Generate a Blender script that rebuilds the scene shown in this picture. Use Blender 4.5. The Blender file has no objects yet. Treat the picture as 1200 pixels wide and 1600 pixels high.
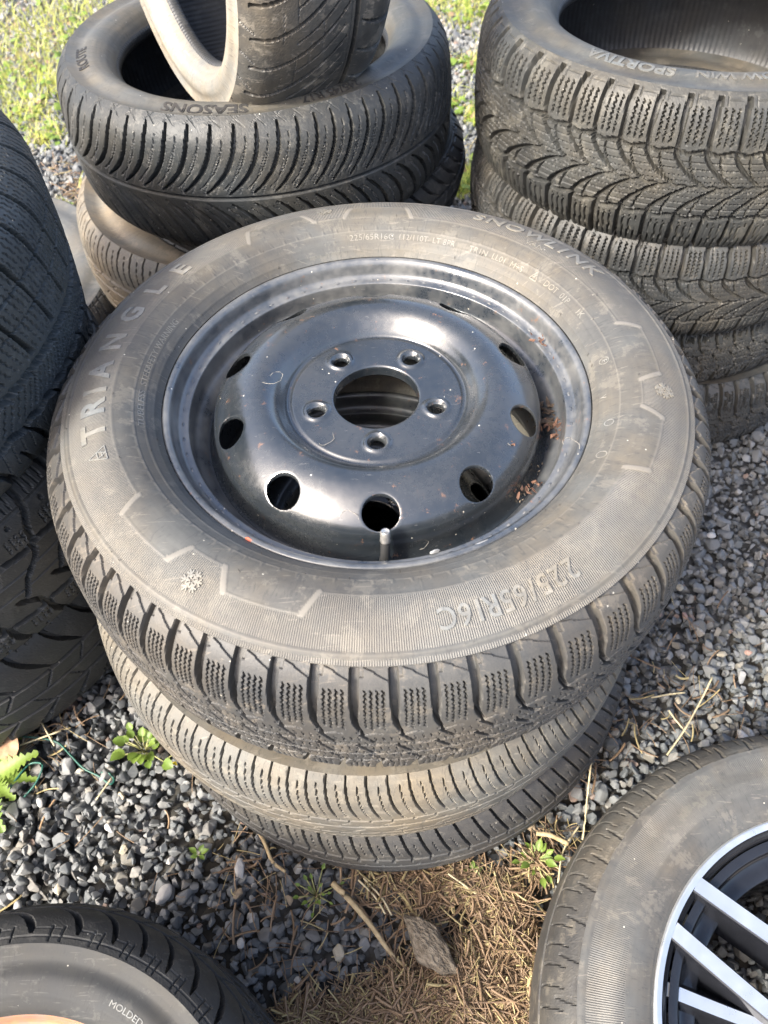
import bpy, bmesh, math, random
import numpy as np
from mathutils import Vector, Matrix
PI = math.pi
random.seed(4); rng = np.random.default_rng(7)
S = bpy.context.scene
# ------------------------------------------------------------------ camera
CAM = np.array([0.00309, -0.58112, 1.14157]); PITCH, ROLL, FPX = 0.9431034, -0.0407518, 1218.48
fwd = np.array([0, math.cos(PITCH), -math.sin(PITCH)])
r0 = np.array([1., 0, 0]); u0 = np.cross(r0, fwd)
rgt = r0*math.cos(ROLL)+u0*math.sin(ROLL); up = -r0*math.sin(ROLL)+u0*math.cos(ROLL)
cd = bpy.data.cameras.new('camera'); co = bpy.data.objects.new('camera', cd); S.collection.objects.link(co)
M = Matrix.Identity(4)
for i in range(3):
    M[i][0] = rgt[i]; M[i][1] = up[i]; M[i][2] = -fwd[i]; M[i][3] = CAM[i]
co.matrix_world = M
cd.sensor_fit = 'VERTICAL'; cd.sensor_height = 24; cd.lens = FPX/1600*24
cd.clip_start = .02; cd.clip_end = 500
cd.dof.use_dof = True; cd.dof.focus_distance = .86; cd.dof.aperture_fstop = 5.0
S.camera = co
# ------------------------------------------------------------------ light
SUN_EL, SUN_AZ = math.radians(42), math.radians(214)     # azimuth counter-clockwise from +x
sd = Vector((math.cos(SUN_EL)*math.cos(SUN_AZ), math.cos(SUN_EL)*math.sin(SUN_AZ), math.sin(SUN_EL)))
w = bpy.data.worlds.new('World'); S.world = w; w.use_nodes = True
nt = w.node_tree; bg = nt.nodes['Background']; sk = nt.nodes.new('ShaderNodeTexSky'); sk.sky_type = 'NISHITA'
sk.sun_disc = False; sk.sun_elevation = SUN_EL; sk.sun_rotation = PI/2-SUN_AZ
sk.dust_density = 5.0; sk.air_density = .75; sk.ozone_density = .2
nt.links.new(sk.outputs[0], bg.inputs[0]); bg.inputs[1].default_value = .15
sl = bpy.data.lights.new('sun', 'SUN'); sl.energy = 1.9; sl.angle = math.radians(9); sl.color = (1, .975, .90)
so = bpy.data.objects.new('sun', sl); S.collection.objects.link(so); so.rotation_euler = (-sd).to_track_quat('-Z', 'Y').to_euler()
S.view_settings.view_transform = 'Standard'; S.view_settings.look = 'None'; S.view_settings.gamma = 1
S.view_settings.use_curve_mapping = False; S.view_settings.exposure = 1.95
S.cycles.max_bounces = 6; S.cycles.diffuse_bounces = 3

def ground_at(px, py, z=0.):
    """world point at height z under a point of the 1200x1600 picture (to find where on the ground a thing stands)"""
    d = fwd+rgt*(px-600)/FPX-up*(py-800)/FPX
    return Vector(CAM+d*(z-CAM[2])/d[2])
# ------------------------------------------------------------------ node helpers
class NT:
    def __init__(s, name):
        s.m = bpy.data.materials.new(name); s.m.use_nodes = True; s.t = s.m.node_tree; s.b = s.t.nodes['Principled BSDF']
    def n(s, typ, **kw):
        x = s.t.nodes.new(typ)
        for k, v in kw.items():
            if k.startswith('_'): setattr(x, k[1:], v)
            else:
                k2 = int(k[1:]) if k[0] == 'i' and k[1:].isdigit() else k
                if isinstance(v, bpy.types.NodeSocket): s.t.links.new(v, x.inputs[k2])
                else: x.inputs[k2].default_value = v
        return x
    def L(s, a, b): s.t.links.new(a, b)
    def math(s, op, a, b=0., c=0.):
        return s.n('ShaderNodeMath', _operation=op, i0=a, i1=b, i2=c).outputs[0]
    def noise(s, vec, scale, detail=4., rough=.55, out=0):
        return s.n('ShaderNodeTexNoise', Vector=vec, Scale=scale, Detail=detail, Roughness=rough).outputs[out]
    def ramp(s, f, stops):
        x = s.n('ShaderNodeValToRGB', Fac=f); e = x.color_ramp.elements
        while len(e) < len(stops): e.new(.5)
        for i, (p, c) in enumerate(stops):
            e[i].position = p; e[i].color = (c, c, c, 1) if isinstance(c, float) else (*c, 1)
        return x.outputs[0]
    def mix(s, f, a, b):
        x = s.n('ShaderNodeMix', _data_type='RGBA'); 
        for sock, v in ((x.inputs[0], f), (x.inputs[6], a), (x.inputs[7], b)):
            if isinstance(v, bpy.types.NodeSocket): s.L(v, sock)
            elif isinstance(v, tuple): sock.default_value = (*v, 1)
            else: sock.default_value = v
        return x.outputs[2]
    def obj(s): return s.n('ShaderNodeTexCoord').outputs['Object']
    def set(s, **kw):
        for k, v in kw.items():
            k = k.replace('_', ' ')
            if isinstance(v, bpy.types.NodeSocket): s.L(v, s.b.inputs[k])
            else: s.b.inputs[k].default_value = (*v, 1) if isinstance(v, tuple) and len(v) == 3 else v
    def bump(s, h, strength, dist):
        s.L(s.n('ShaderNodeBump', Strength=strength, Distance=dist, Height=h).outputs[0], s.b.inputs['Normal'])

def rubber(name, base=(.028,.029,.030), dust=(.15,.128,.102), amt=.4, ribN=790, ribs=False, rough=.62, specks=.5, seed=0., liner=0, gdust=0.):
    k = NT(name); o = k.n('ShaderNodeMapping', Vector=k.obj(), Location=(seed, seed*.7, seed*.3)).outputs[0]
    big = k.noise(o, 5.5, 5.); fine = k.noise(o, 60., 6., .65)
    f = k.math('ADD', k.math('MULTIPLY', big, 1.1), k.math('MULTIPLY', fine, .5))
    f = k.ramp(f, [(.52, max(0., amt-.28)), (1.05, min(1., amt+.32))])
    # wiped streaks running round the wheel
    xyz = k.n('ShaderNodeSeparateXYZ', Vector=k.obj())
    rad = k.math('SQRT', k.math('ADD', k.math('MULTIPLY', xyz.outputs[0], xyz.outputs[0]), k.math('MULTIPLY', xyz.outputs[1], xyz.outputs[1])))
    ang = k.math('ARCTAN2', xyz.outputs[1], xyz.outputs[0])
    cv = k.n('ShaderNodeCombineXYZ', X=k.math('MULTIPLY', rad, 260.), Y=k.math('MULTIPLY', ang, 3.), Z=k.math('MULTIPLY', xyz.outputs[2], 180.)).outputs[0]
    st = k.noise(cv, .5, 4., .6)
    f = k.math('MULTIPLY', f, k.math('ADD', k.math('MULTIPLY', st, .9), .55))
    if gdust:
        dep = k.n('ShaderNodeAttribute', _attribute_name='dep').outputs['Fac']
        f = k.math('ADD', f, k.math('MULTIPLY', dep, gdust))
    f = k.math('MINIMUM', f, 1.)
    tint = k.mix(k.ramp(k.noise(o, 9., 4., .6), [(.38, 0.), (.62, 1.)]), (dust[0]*1.06, dust[1]*1.0, dust[2]*.86), (dust[0]*.80, dust[1]*.90, dust[2]*1.0))
    col = k.mix(f, base, tint)
    scf = k.ramp(k.noise(o, 34., 9., .72), [(.555, 0.), (.59, 1.)]); col = k.mix(k.math('MULTIPLY', scf, .30), col, (dust[0]*1.25, dust[1]*1.27, dust[2]*1.25))
    scr = k.n('ShaderNodeTexNoise', Vector=k.n('ShaderNodeMapping', Vector=o, Scale=(38, 420, 60), Rotation=(.2, .1, .7)).outputs[0], Scale=1., Detail=4., Distortion=.6).outputs[0]; col = k.mix(k.math('MULTIPLY', k.ramp(scr, [(.645, 0.), (.675, 1.)]), .30), col, (dust[0]*1.5, dust[1]*1.5, dust[2]*1.5))
    fl = k.n('ShaderNodeTexNoise', Vector=k.n('ShaderNodeCombineXYZ', X=k.math('MULTIPLY', rad, 60.), Y=k.math('MULTIPLY', ang, 60.), Z=k.math('MULTIPLY', xyz.outputs[2], 60.)).outputs[0], Scale=1., Detail=7., Roughness=.75, Distortion=1.5).outputs[0]
    col = k.mix(k.ramp(fl, [(.38, .5), (.46, 0.)]), col, base)
    if specks:
        v = k.n('ShaderNodeTexVoronoi', Vector=o, Scale=150.)
        sep = k.n('ShaderNodeSeparateColor', Color=v.outputs['Color'])
        m = k.math('MULTIPLY', k.math('LESS_THAN', v.outputs['Distance'], .13), k.math('GREATER_THAN', sep.outputs[0], 1-.03*specks))
        col = k.mix(m, col, (.36, .34, .29))
    k.set(Base_Color=col, Roughness=k.math('ADD', k.math('MULTIPLY', fine, .22), rough-.1), Specular_IOR_Level=.45)
    h = k.math('MULTIPLY', fine, .25)
    if ribs:
        rb = k.n('ShaderNodeAttribute', _attribute_name='rib').outputs['Fac']
        wv = k.math('MULTIPLY', k.math('SINE', k.math('MULTIPLY', ang, float(ribN))), rb)
        h = k.math('ADD', h, wv)
        # dust lies in the fine radial ribbing
        col2 = k.mix(k.math('MULTIPLY', k.math('MULTIPLY', k.math('ADD', wv, 1.), rb), .17), col, (.27, .25, .215))
        bar = k.n('ShaderNodeAttribute', _attribute_name='bar').outputs['Fac']
        col2 = k.mix(k.math('MULTIPLY', bar, .42), col2, (.24, .222, .19))
        k.set(Base_Color=col2)
    if liner:
        h = k.math('ADD', h, k.math('MULTIPLY', k.math('SINE', k.math('MULTIPLY', ang, 210.)), 1.))
    k.bump(h, .55, .0006)
    return k.m
def simple(name, col, rough=.6, metal=0., var=.25, scale=40., bump=.0, spec=.5, seed=0., col2=None):
    k = NT(name); o = k.obj(); nz = k.noise(o, scale, 5.)
    c2 = col2 or tuple(c*(1-var) for c in col)
    k.set(Base_Color=k.mix(k.ramp(nz, [(.35, 0.), (.65, 1.)]), c2, col), Roughness=rough, Metallic=metal, Specular_IOR_Level=spec)
    if bump: k.bump(nz, .6, bump)
    return k.m
# ------------------------------------------------------------------ object helpers
COL = S.collection
def tag(o, label=None, cat=None, group=None, kind=None):
    for k_, v in (('label', label), ('category', cat), ('group', group), ('kind', kind)):
        if v: o[k_] = v
    return o
def thing(name, loc, rot=(0, 0, 0), label=None, cat=None, group=None):
    o = bpy.data.objects.new(name, None); o.empty_display_size = .05; COL.objects.link(o)
    o.location = loc; o.rotation_euler = rot; return tag(o, label, cat, group)
def link(name, me, mat=None, parent=None):
    o = bpy.data.objects.new(name, me); COL.objects.link(o)
    if mat is not None and not me.materials: me.materials.append(mat)
    if parent is not None: o.parent = parent
    return o
def mesh_np(name, V, F, smooth=True):
    me = bpy.data.meshes.new(name); V = np.asarray(V, np.float32); F = np.asarray(F, np.int32); nf, c = F.shape
    me.vertices.add(len(V)); me.vertices.foreach_set('co', V.ravel())
    me.loops.add(nf*c); me.loops.foreach_set('vertex_index', F.ravel())
    me.polygons.add(nf); me.polygons.foreach_set('loop_start', np.arange(nf, dtype=np.int32)*c)
    me.polygons.foreach_set('use_smooth', np.full(nf, smooth)); me.update(calc_edges=True); me.validate(); return me
def grid_mesh(name, P, wrap=True, attrs=None, smooth=True):
    n, m = P.shape[:2]                  # n round the wheel, m across
    i = np.arange(n if wrap else n-1)[:, None]; j = np.arange(m-1)[None]
    i2 = (i+1) % n
    F = np.stack([i*m+j, i2*m+j, i2*m+j+1, i*m+j+1], -1).reshape(-1, 4)
    me = mesh_np(name, P.reshape(-1, 3), F, smooth)
    for a, v in (attrs or {}).items():
        at = me.attributes.new(a, 'FLOAT', 'POINT'); at.data.foreach_set('value', np.ascontiguousarray(v, np.float32).ravel())
    return me
def catmull(pts, n=24):
    p = np.array(pts, float); p = np.vstack([2*p[0]-p[1], p, 2*p[-1]-p[-2]]); out = []
    for i in range(1, len(p)-2):
        t = np.linspace(0, 1, n, endpoint=False)[:, None]
        a, b, c, d = p[i-1], p[i], p[i+1], p[i+2]
        out.append(.5*(2*b+(c-a)*t+(2*a-5*b+4*c-d)*t**2+(3*b-a-3*c+d)*t**3))
    out.append(p[-2][None]); return np.vstack(out)
def resample(c, step):
    d = np.r_[0, np.cumsum(np.hypot(*np.diff(c, axis=0).T))]; n = max(2, int(round(d[-1]/step)))
    s = np.linspace(0, d[-1], n+1); return np.stack([np.interp(s, d, c[:, 0]), np.interp(s, d, c[:, 1])], -1), s
def lathe_pts(prof, th):
    return np.stack([prof[None, :, 0]*np.cos(th)[:, None], prof[None, :, 0]*np.sin(th)[:, None], np.broadcast_to(prof[None, :, 1], (len(th), len(prof)))], -1)
def lathe(name, prof, n=180): return grid_mesh(name, lathe_pts(np.array(prof), np.linspace(0, 2*PI, n, endpoint=False)))
def arc_sampling(R, fine, coarse, centre, half=105):
    h = math.radians(half); a = np.arange(-h, h, fine/R); b = np.linspace(h, 2*PI-h, max(8, int((2*PI-2*h)*R/coarse)), endpoint=False)
    return np.r_[a, b]+math.radians(centre)
def tube(name, pts, rad, mat, parent=None, n=6, r2=None):
    P = [Vector(p) for p in pts]; V = []; F = []
    for i, p in enumerate(P):
        t = (P[min(i+1, len(P)-1)]-P[max(i-1, 0)]).normalized(); a = t.orthogonal().normalized(); b = t.cross(a)
        rr = rad if r2 is None else rad+(r2-rad)*i/(len(P)-1)
        for k in range(n):
            q = 2*PI*k/n; V.append(p+(a*math.cos(q)+b*math.sin(q))*rr)
    for i in range(len(P)-1):
        for k in range(n): F.append((i*n+k, i*n+(k+1) % n, (i+1)*n+(k+1) % n, (i+1)*n+k))
    me = bpy.data.meshes.new(name); me.from_pydata([tuple(v) for v in V], [], F+[tuple(range(n))[::-1], tuple(range((len(P)-1)*n, len(P)*n))])
    for p in me.polygons: p.use_smooth = True
    return link(name, me, mat, parent)
# ------------------------------------------------------------------ tread patterns; a = mm round, v = mm across (+ = upper edge); return carve depth in mm
def sst(x): x = np.clip(x, 0, 1); return x*x*(3-2*x)
def tri(x): return np.abs((x % 1)*2-1)*2-1
def G(a, v, P, cur, width, depth, v0, v1, ph=0., edge=1.1, end=2.):
    """a groove repeated every P mm that follows a = cur(v) between v0 and v1"""
    vv = np.clip(v, v0, v1); c = cur(vv); sl = cur(vv+.5)-cur(vv-.5)
    w_ = width(vv) if callable(width) else width
    d = np.abs((a-c-ph*P+P/2) % P-P/2)/np.sqrt(1+np.minimum(sl*sl, 9.))
    m = sst((w_/2-d)/edge+.5)*sst((v-v0)/end+.5)*sst((v1-v)/end+.5)
    return depth*m
def Cg(a, v, v0, width, depth, amp=0., P=30., ph=0., edge=1.1):
    return depth*sst((width/2-np.abs(v-v0-(amp*tri(a/P+ph) if amp else 0)))/edge+.5)
def zz(amp, per): return lambda v: amp*tri(v/per)
mx = lambda *x: np.maximum.reduce(x)
def t_van(a, v, P):
    av = np.abs(v); s = np.sign(v+1e-6); A = a*1.0+np.where(v < 0, P*.5, 0)
    g = G(A, av, P, lambda q: 7*sst((58-q)/30), lambda q: 3.4+4.8*sst((q-35)/55), 9., 33, 116, edge=1.)
    out = g
    for i, o in enumerate((.27, .42, .57, .72)):
        out = mx(out, G(A, av, P, zz(.9, 5.5), 1.15, 6.5, 44 if i % 2 else 48, 96, o, .35))
    u = ((A/P) % 1)
    vb = np.where(u < .22, 108., np.where(u < .5, 117.-(u-.22)*14, 112.-(u-.5)*20))
    out = mx(out, 2.2*sst((av-vb)/.8+.5)*sst((119-av)/1.5))
    out = mx(out, Cg(a, av, 36, 2.2, 3.5, 1.5, P/2)*sst((.7-((A/P) % 1))/.1))
    for k_, (q0, q1, p_) in enumerate(((14, 33, .12), (-9, 11, .55))):
        out = mx(out, G(a, v, P, lambda q: (33-q)*.75, 3., 9., q0, q1, p_, .6))
    out = mx(out, G(a, v, P, lambda q: (33-q)*.75, 3., 6., -32, -14, .3, 1.1))
    out = mx(out, Cg(a, v, 12.5, 1.6, 4., 1.2, P/3), Cg(a, v, -12, 1.6, 4., 1.2, P/3), Cg(a, v, -34, 2., 4., 1.2, P/3))
    for j_, v0_ in enumerate(range(-46, 30, 11)):
        for i in range(5):
            out = mx(out, G(a, v, P, lambda q: .5*tri(q/5.)+(33-q)*.2, 1.0, 3.6, v0_+1, v0_+9, (i+.5*(j_ % 2))/5+.04, .4, 1.))
    return out
def t_slit(a, v, P, dash=1.):
    av = np.abs(v); A = a+np.where(v < 0, P*.37, 0)
    c = lambda q: 14*(np.clip(108-q, 0, 70)/62)**1.8
    out = G(A, av, P, c, lambda q: 1.0+1.1*sst((q-42)/18)*sst((118-q)/18), 7., 40, 120, 0, .6)
    out = mx(out, G(A, av, P, c, 1.1, 4.5, 48, 100, .54, .5))
    out = mx(out, Cg(a, av, 37, 2.6, 3.5), Cg(a, av, 15, 2.2, 3.2))
    out = mx(out, G(A, av, P, lambda q: 0*q, 1.8, 3.5*dash, 31, 37, .2), G(a, av, P, lambda q: 0*q, 1.8, 3.5*dash, 15, 20, .7))
    out = mx(out, G(a, v, P*2, lambda q: q*1.2, 1.5, 2.5*dash, -6, 5, .3), G(a, av, P*2, lambda q: q*1.6, 1.4, 2.5*dash, 22, 28, .1))
    return out
def t_dash(a, v, P):
    av = np.abs(v); A = a+np.where(v < 0, P*.4, 0)
    out = G(A, av, P, lambda q: (70-q)*.28, 2.6, 8., 40, 104, 0, .7)
    out = mx(out, G(A, av, P, lambda q: (70-q)*.28, 1.4, 3., 52, 78, .5), Cg(a, av, 36, 3., 4.5), Cg(a, av, 12, 3., 4.5))
    return mx(out, G(a, av, P, lambda q: 0*q, 2.4, 6., 27, 36, .3), G(a, av, P, lambda q: 0*q, 2.2, 4., 13, 19, .65))
def t_allseason(a, v, P):
    av = np.abs(v)
    c = lambda q: -62*((112-np.clip(q, 0, 112))/112)**3.0
    out = G(a, av+0*a, P, c, lambda q: 2.0+3.0*sst((q-6)/25)*sst((104-q)/25), 9., 7, 100, 0., .8)
    out = mx(out, G(a, av, P, c, 1.1, 3.5, 14, 84, .5, .5)*np.where(v > 0, .6, 1.))
    out = mx(out, Cg(a, v, 2, 3.2, 4.5), Cg(a, v, -1.5, 1.2, 2.))
    for i in range(2):
        out = mx(out, G(a, av, P, lambda q: q*.55, .9, 1.2, 8, 74, i/2+.2, .7)*np.where(v > 0, 1., .7))
    out = mx(out, G(a, av, P, lambda q: (q-100)*-1.0, 1.2, .9, 96, 112, .3, .6), G(a, av, P, lambda q: (q-100)*1.3, 1.1, .7, 100, 116, .8, .6))
    return out
def t_snow(a, v, P):
    av = np.abs(v); A = a+np.where(v < 0, P*.5, 0)
    out = G(A, av, P, lambda q: 3*sst((55-q)/20)+2*sst((q-85)/20), lambda q: 5.5+2.5*sst((q-60)/40), 10., 42, 106, 0, .9)
    for o in (.28, .5, .72):
        out = mx(out, G(A, av, P, zz(1.3, 6.), 1.3, 6., 50, 92, o, .4))
    out = mx(out, G(A, av, P, lambda q: 0*q, 1.3, 1.6, 95, 106, .3), Cg(a, av, 102, 1.2, 1.4)*sst(1-np.abs(((A/P) % 1)-.55)*3.3+.3))
    out = mx(out, Cg(a, av, 42, 4.6, 10., 2.2, P, .1, .9))
    c = lambda q: 50*((42-np.clip(q, 0, 42))/42)**1.6
    out = mx(out, G(A, av, P, c, lambda q: 3.6+2.2*(q/42), 11., 2, 42, 0., .8), Cg(a, v, 0, 3.4, 6., 1.5, P/2))
    out = mx(out, G(A, av, P*1., lambda q: 26*((42-q)/42)**2.2, 2.2, 6., 14, 40, .5))
    for i in range(5):
        out = mx(out, Cg(a, av, 6.+i*8., 1.0, 2.6, .5, 6.5, i*.3, .4))
    return out
def t_suv(a, v, P):
    av = np.abs(v)
    out = mx(Cg(a, v, -6, 9., 9., 1., P/3, 0, 1.2), Cg(a, v, -42, 7., 9., 2.4, P/2, .2, 1.2), Cg(a, v, 32, 1.6, 4., .7, 5.), Cg(a, v, 55, 1.6, 4., .7, 5.))
    out = mx(out, G(a, v, P, lambda q: (112-q)*.55, lambda q: 5.2+1.8*np.cos(q/12.), 11., 4, 112, 0, .8))
    for i in range(1, 6):
        out = mx(out, G(a, v, P, lambda q: (112-q)*.55+.9*tri(q/6.), 1.2, 4., 4, 106, i/6, .5))
        out = mx(out, G(a, v, P, lambda q: (q)*.6+.9*tri(q/6.), 1.2, 4., -35, -11, i/6, .5))
    out = mx(out, G(a, v, P, lambda q: q*.6, 3.2, 6., -35, -11, 0.))
    out = mx(out, G(a, v, P, lambda q: 44*(np.clip(-q-44, 0, 80)/70)**.55, lambda q: 2+5.0*sst((-q-44)/35), 10., -116, -46, .1, .9),
             G(a, v, P, lambda q: 44*(np.clip(-q-44, 0, 80)/70)**.55, lambda q: 2+3.5*sst((-q-60)/35), 9., -104, -60, .6, .9))
    for i in range(5):
        out = mx(out, G(a, v, P, lambda q: .8*tri(q/7.), 1.0, 1.8, -70, -48, i/5+.05, .8), Cg(a, v, -76-i*6, 1., 1.8, 0, 6)*sst(np.cos(a/P*6.28+1)*3))
    return out
def t_stud(a, v, P):
    av = np.abs(v); A = a+np.where(v < 0, P*.5, 0)
    s_ = lambda q: 9*np.tanh((q-72)/14)
    out = G(A, av, P, s_, 7., 9., 40, 118, 0, 1.8)
    out = mx(out, Cg(a, av, 42, 7., 9., 1.5, P, 0, 1.8), Cg(a, av, 84, 1.7, 3.5), Cg(a, v, 0, 1.7, 3.5), Cg(a, v, 20, 1.6, 3.2)*.9)
    out = mx(out, G(A, av, P, lambda q: 14*np.tanh((q-20)/10), 6., 9., 10, 42, .5, 1.7), G(a, v, P, lambda q: 5+q*.5, 5., 8., -14, 12, .05, 1.6))
    for i in range(4):
        out = mx(out, G(A, av, P, s_, 1.6, 2.8, 88, 106, .26+i*.16, .9), G(A, av, P, lambda q: 1.5*tri(q/6.), 1.2, 2.2, 50, 66, .3+i*.14, .8))
    hx = ((A/P) % 1-.55)*P; out = mx(out, 4*sst((2.6-np.hypot(hx, av-76))/1+.5), 4*sst((2.4-np.hypot(hx-8, av-58))/1+.5))
    return out
def t_sweep(a, v, P):
    out = mx(Cg(a, v, -38, 5.5, 7., 0, 1, 0, 1.5), Cg(a, v, -31, 1.4, 2.))
    out = mx(out, G(a, v, P, lambda q: 95*(np.clip(100-q, 0, 150)/130)**2.1, lambda q: 2.4+2.6*sst((q+20)/50), 9., -26, 98, 0, .8),
             G(a, v, P, lambda q: 95*(np.clip(100-q, 0, 150)/130)**2.1, 2.2, 6., -22, 40, .5, .7),
             G(a, v, P, lambda q: -26*((np.clip(-q-42, 0, 80))/60)**.7, lambda q: 2.4+3.8*sst((-q-46)/30), 10., -112, -46, .2, .9))
    for i in range(4): out = mx(out, Cg(a, v, 6+i*17, .9, 1.3, .6, 7., i*.3, .7)*sst(np.cos(a/P*6.28*.5+i*1.7)*2))
    out = mx(out, G(a, v, P, lambda q: (q-100)*.8, 1.6, 2., 92, 116, .3))
    return out
def t_arc(a, v, P):
    av = np.abs(v); A = a+np.where(v < 0, P*.4, 0)
    out = G(A, av, P, lambda q: 34*(np.clip(102-q, 0, 80)/66)**1.8, lambda q: 2+4*sst((q-36)/25)*sst((100-q)/15), 9.5, 34, 98, 0, .9)
    out = mx(out, Cg(a, av, 30, 4.5, 6.5, 0, 1, 0, 1.4), Cg(a, v, 0, 4.5, 6.5, 0, 1, 0, 1.4), Cg(a, av, 103, 1.4, 1.8), Cg(a, av, 93, 1.4, 1.8)*sst(np.cos(A/P*6.283+2)*3+1))
    out = mx(out, G(A, av, P, lambda q: 0*q, 1.4, 2., 88, 110, .35), G(A, av, P, lambda q: 0*q, 1.4, 2., 88, 110, .6), G(A, av, P, lambda q: q*.6, 2., 4., 4, 28, .3))
    return out
def t_worn(a, v, P):
    av = np.abs(v); A = a+np.where(v < 0, P*.5, 0)
    out = G(A, av, P, lambda q: 10*((96-q)/50)**2, 1.8, 2.6, 52, 100, 0, 1.1)
    out = mx(out, G(A, av, P/2, lambda q: (q-112)*.5, 2.4, 4.0, 72, 116, .2), Cg(a, av, 106, 2.0, 1.6), Cg(a, av, 112, 1.4, 1.2), Cg(a, av, 46, 3.5, 4.))
    out = mx(out, G(A, av, P*2, lambda q: (q-80)*.2, 5., 2.2, 96, 122, .3, 1.5))
    return out
# ------------------------------------------------------------------ tyres
def tyre_profile(R, W, RB, TW, zb):
    sh = R-.032; hs = sh-RB; h2 = TW/2
    side = catmull([(RB, zb), (RB+.10*hs, zb+.42*(W/2-zb)), (RB+.30*hs, zb+.86*(W/2-zb)), (RB+.52*hs, W/2), (RB+.76*hs, W/2-.1*(W/2-h2)-.003), (sh, h2+.0105)], 40)
    tread = catmull([(sh-.006, h2+.0145), (sh, h2+.0105), (R-.020, h2), (R-.0085, h2-.018), (R-.003, h2-.045), (R, 0), (R-.003, -h2+.045), (R-.0085, -h2+.018), (R-.020, -h2), (sh, -h2-.0105), (sh-.006, -h2-.0145)], 40)
    tread = tread[40:-40]
    return side, tread
def build_tyre(parent, R, W, RB, TW, pat, N, mt, ms, zb=None, face=-90, fine=1.5, coarse=7., sfine=4., low_fine=9., side=None, bare=False, ml=None, half=92, phase=0., vlow=-62):
    """sidewalls, tread and (bare tyre) inner liner as children of parent; origin on the wheel's mid plane"""
    zb = zb if zb is not None else W/2*.76
    sp, tp = tyre_profile(R, W, RB, TW, zb)
    tr, s = resample(tp, fine/1000); half_s = s[-1]/2; sv = (s-half_s)*-1000
    keep = (sv > vlow) | (np.arange(len(s)) % 5 == 0) | (np.arange(len(s)) == len(s)-1); tr, s = tr[keep], s[keep]; v = (s-half_s)*-1000
    k = 108/ (s[-1]/2*1000-4) if pat is not t_van else 118/(s[-1]/2*1000)
    th = arc_sampling(R, fine/1000, coarse/1000, face, half)
    P = 2*PI*R*1000/N; a = (th*R*1000+phase*P+P*.42*np.sin(3*th+R*90)+P*.12*np.sin(7*th+W*70))[:, None]+0*v[None]
    dep = pat(a, (v*k)[None]+0*a, P)
    # worn, slightly uneven rubber
    dep = dep+rng.normal(0, .035*fine, dep.shape)+.25*np.sin(th*7+R*50)[:, None]*np.cos(v/37.)[None]
    t = np.gradient(tr, axis=0); t /= np.linalg.norm(t, axis=1)[:, None]; nrm = np.stack([-t[:, 1], t[:, 0]], -1)   # outward
    if nrm[len(nrm)//2, 0] < 0: nrm = -nrm
    q = tr[None]-nrm[None]*dep[..., None]/1000
    c, si = np.cos(th)[:, None], np.sin(th)[:, None]
    me = grid_mesh('tread', np.stack([q[..., 0]*c, q[..., 0]*si, q[..., 1]], -1), smooth=False)
    tread = link('tread', me, mt, None)
    parts = []
    for sgn, f in ((1, sfine), (-1, low_fine)):
        pr, s_ = resample(sp, (f if sgn > 0 else f)/1000)
        th2 = np.linspace(0, 2*PI, int(2*PI*R/(max(f, 1.2)/1000)), endpoint=False)
        A = np.broadcast_to(pr[None], (len(th2), len(pr), 2)).copy(); rib = np.zeros(A.shape[:2]); bar = rib
        if sgn > 0 and side:
            hh, rib, *ex = side(th2[:, None]+0*pr[None, :, 0], pr[None, :, 0]+0*th2[:, None]); 
            t = np.gradient(pr, axis=0); t /= np.linalg.norm(t, axis=1)[:, None]; n2 = np.stack([-t[:, 1], t[:, 0]], -1)
            A = A+n2[None]*hh[..., None]/1000; bar = ex[0] if ex else bar
        X = np.stack([A[..., 0]*np.cos(th2)[:, None], A[..., 0]*np.sin(th2)[:, None], A[..., 1]*sgn], -1)
        me = grid_mesh('sidewall', X, attrs={'rib': rib, 'bar': bar})
        if sgn > 0: me.flip_normals()
        parts.append(link('sidewall', me, ms, parent))
    tread.parent = parent
    if bare:
        zt = zb-.012; c = catmull([(RB, zb), (RB-.0035, zb-.004), (RB-.004, zb-.012), (RB+.002, zb-.018), (RB+.016, zb-.013), (RB+.45*(R-.032-RB), W/2-.011), (R-.045, TW/2-.004), (R-.024, TW/2-.022), (R-.016, TW/2-.05), (R-.014, 0)], 3)
        c = np.vstack([c, (c*[1, -1])[::-1][1:]]); me = lathe('inner_liner', c, 220)
        link('inner_liner', me, ml or ms, parent)
    return parts[0], tread, sp
def ring_side(rings, R, RB):
    def f(th, r):
        h = np.zeros_like(r); 
        for r_, w_, d_ in rings: h = h+d_*sst((w_/2-np.abs(r-r_)*1000)/1.+.5)
        return h, np.zeros_like(r)
    return f
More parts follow.
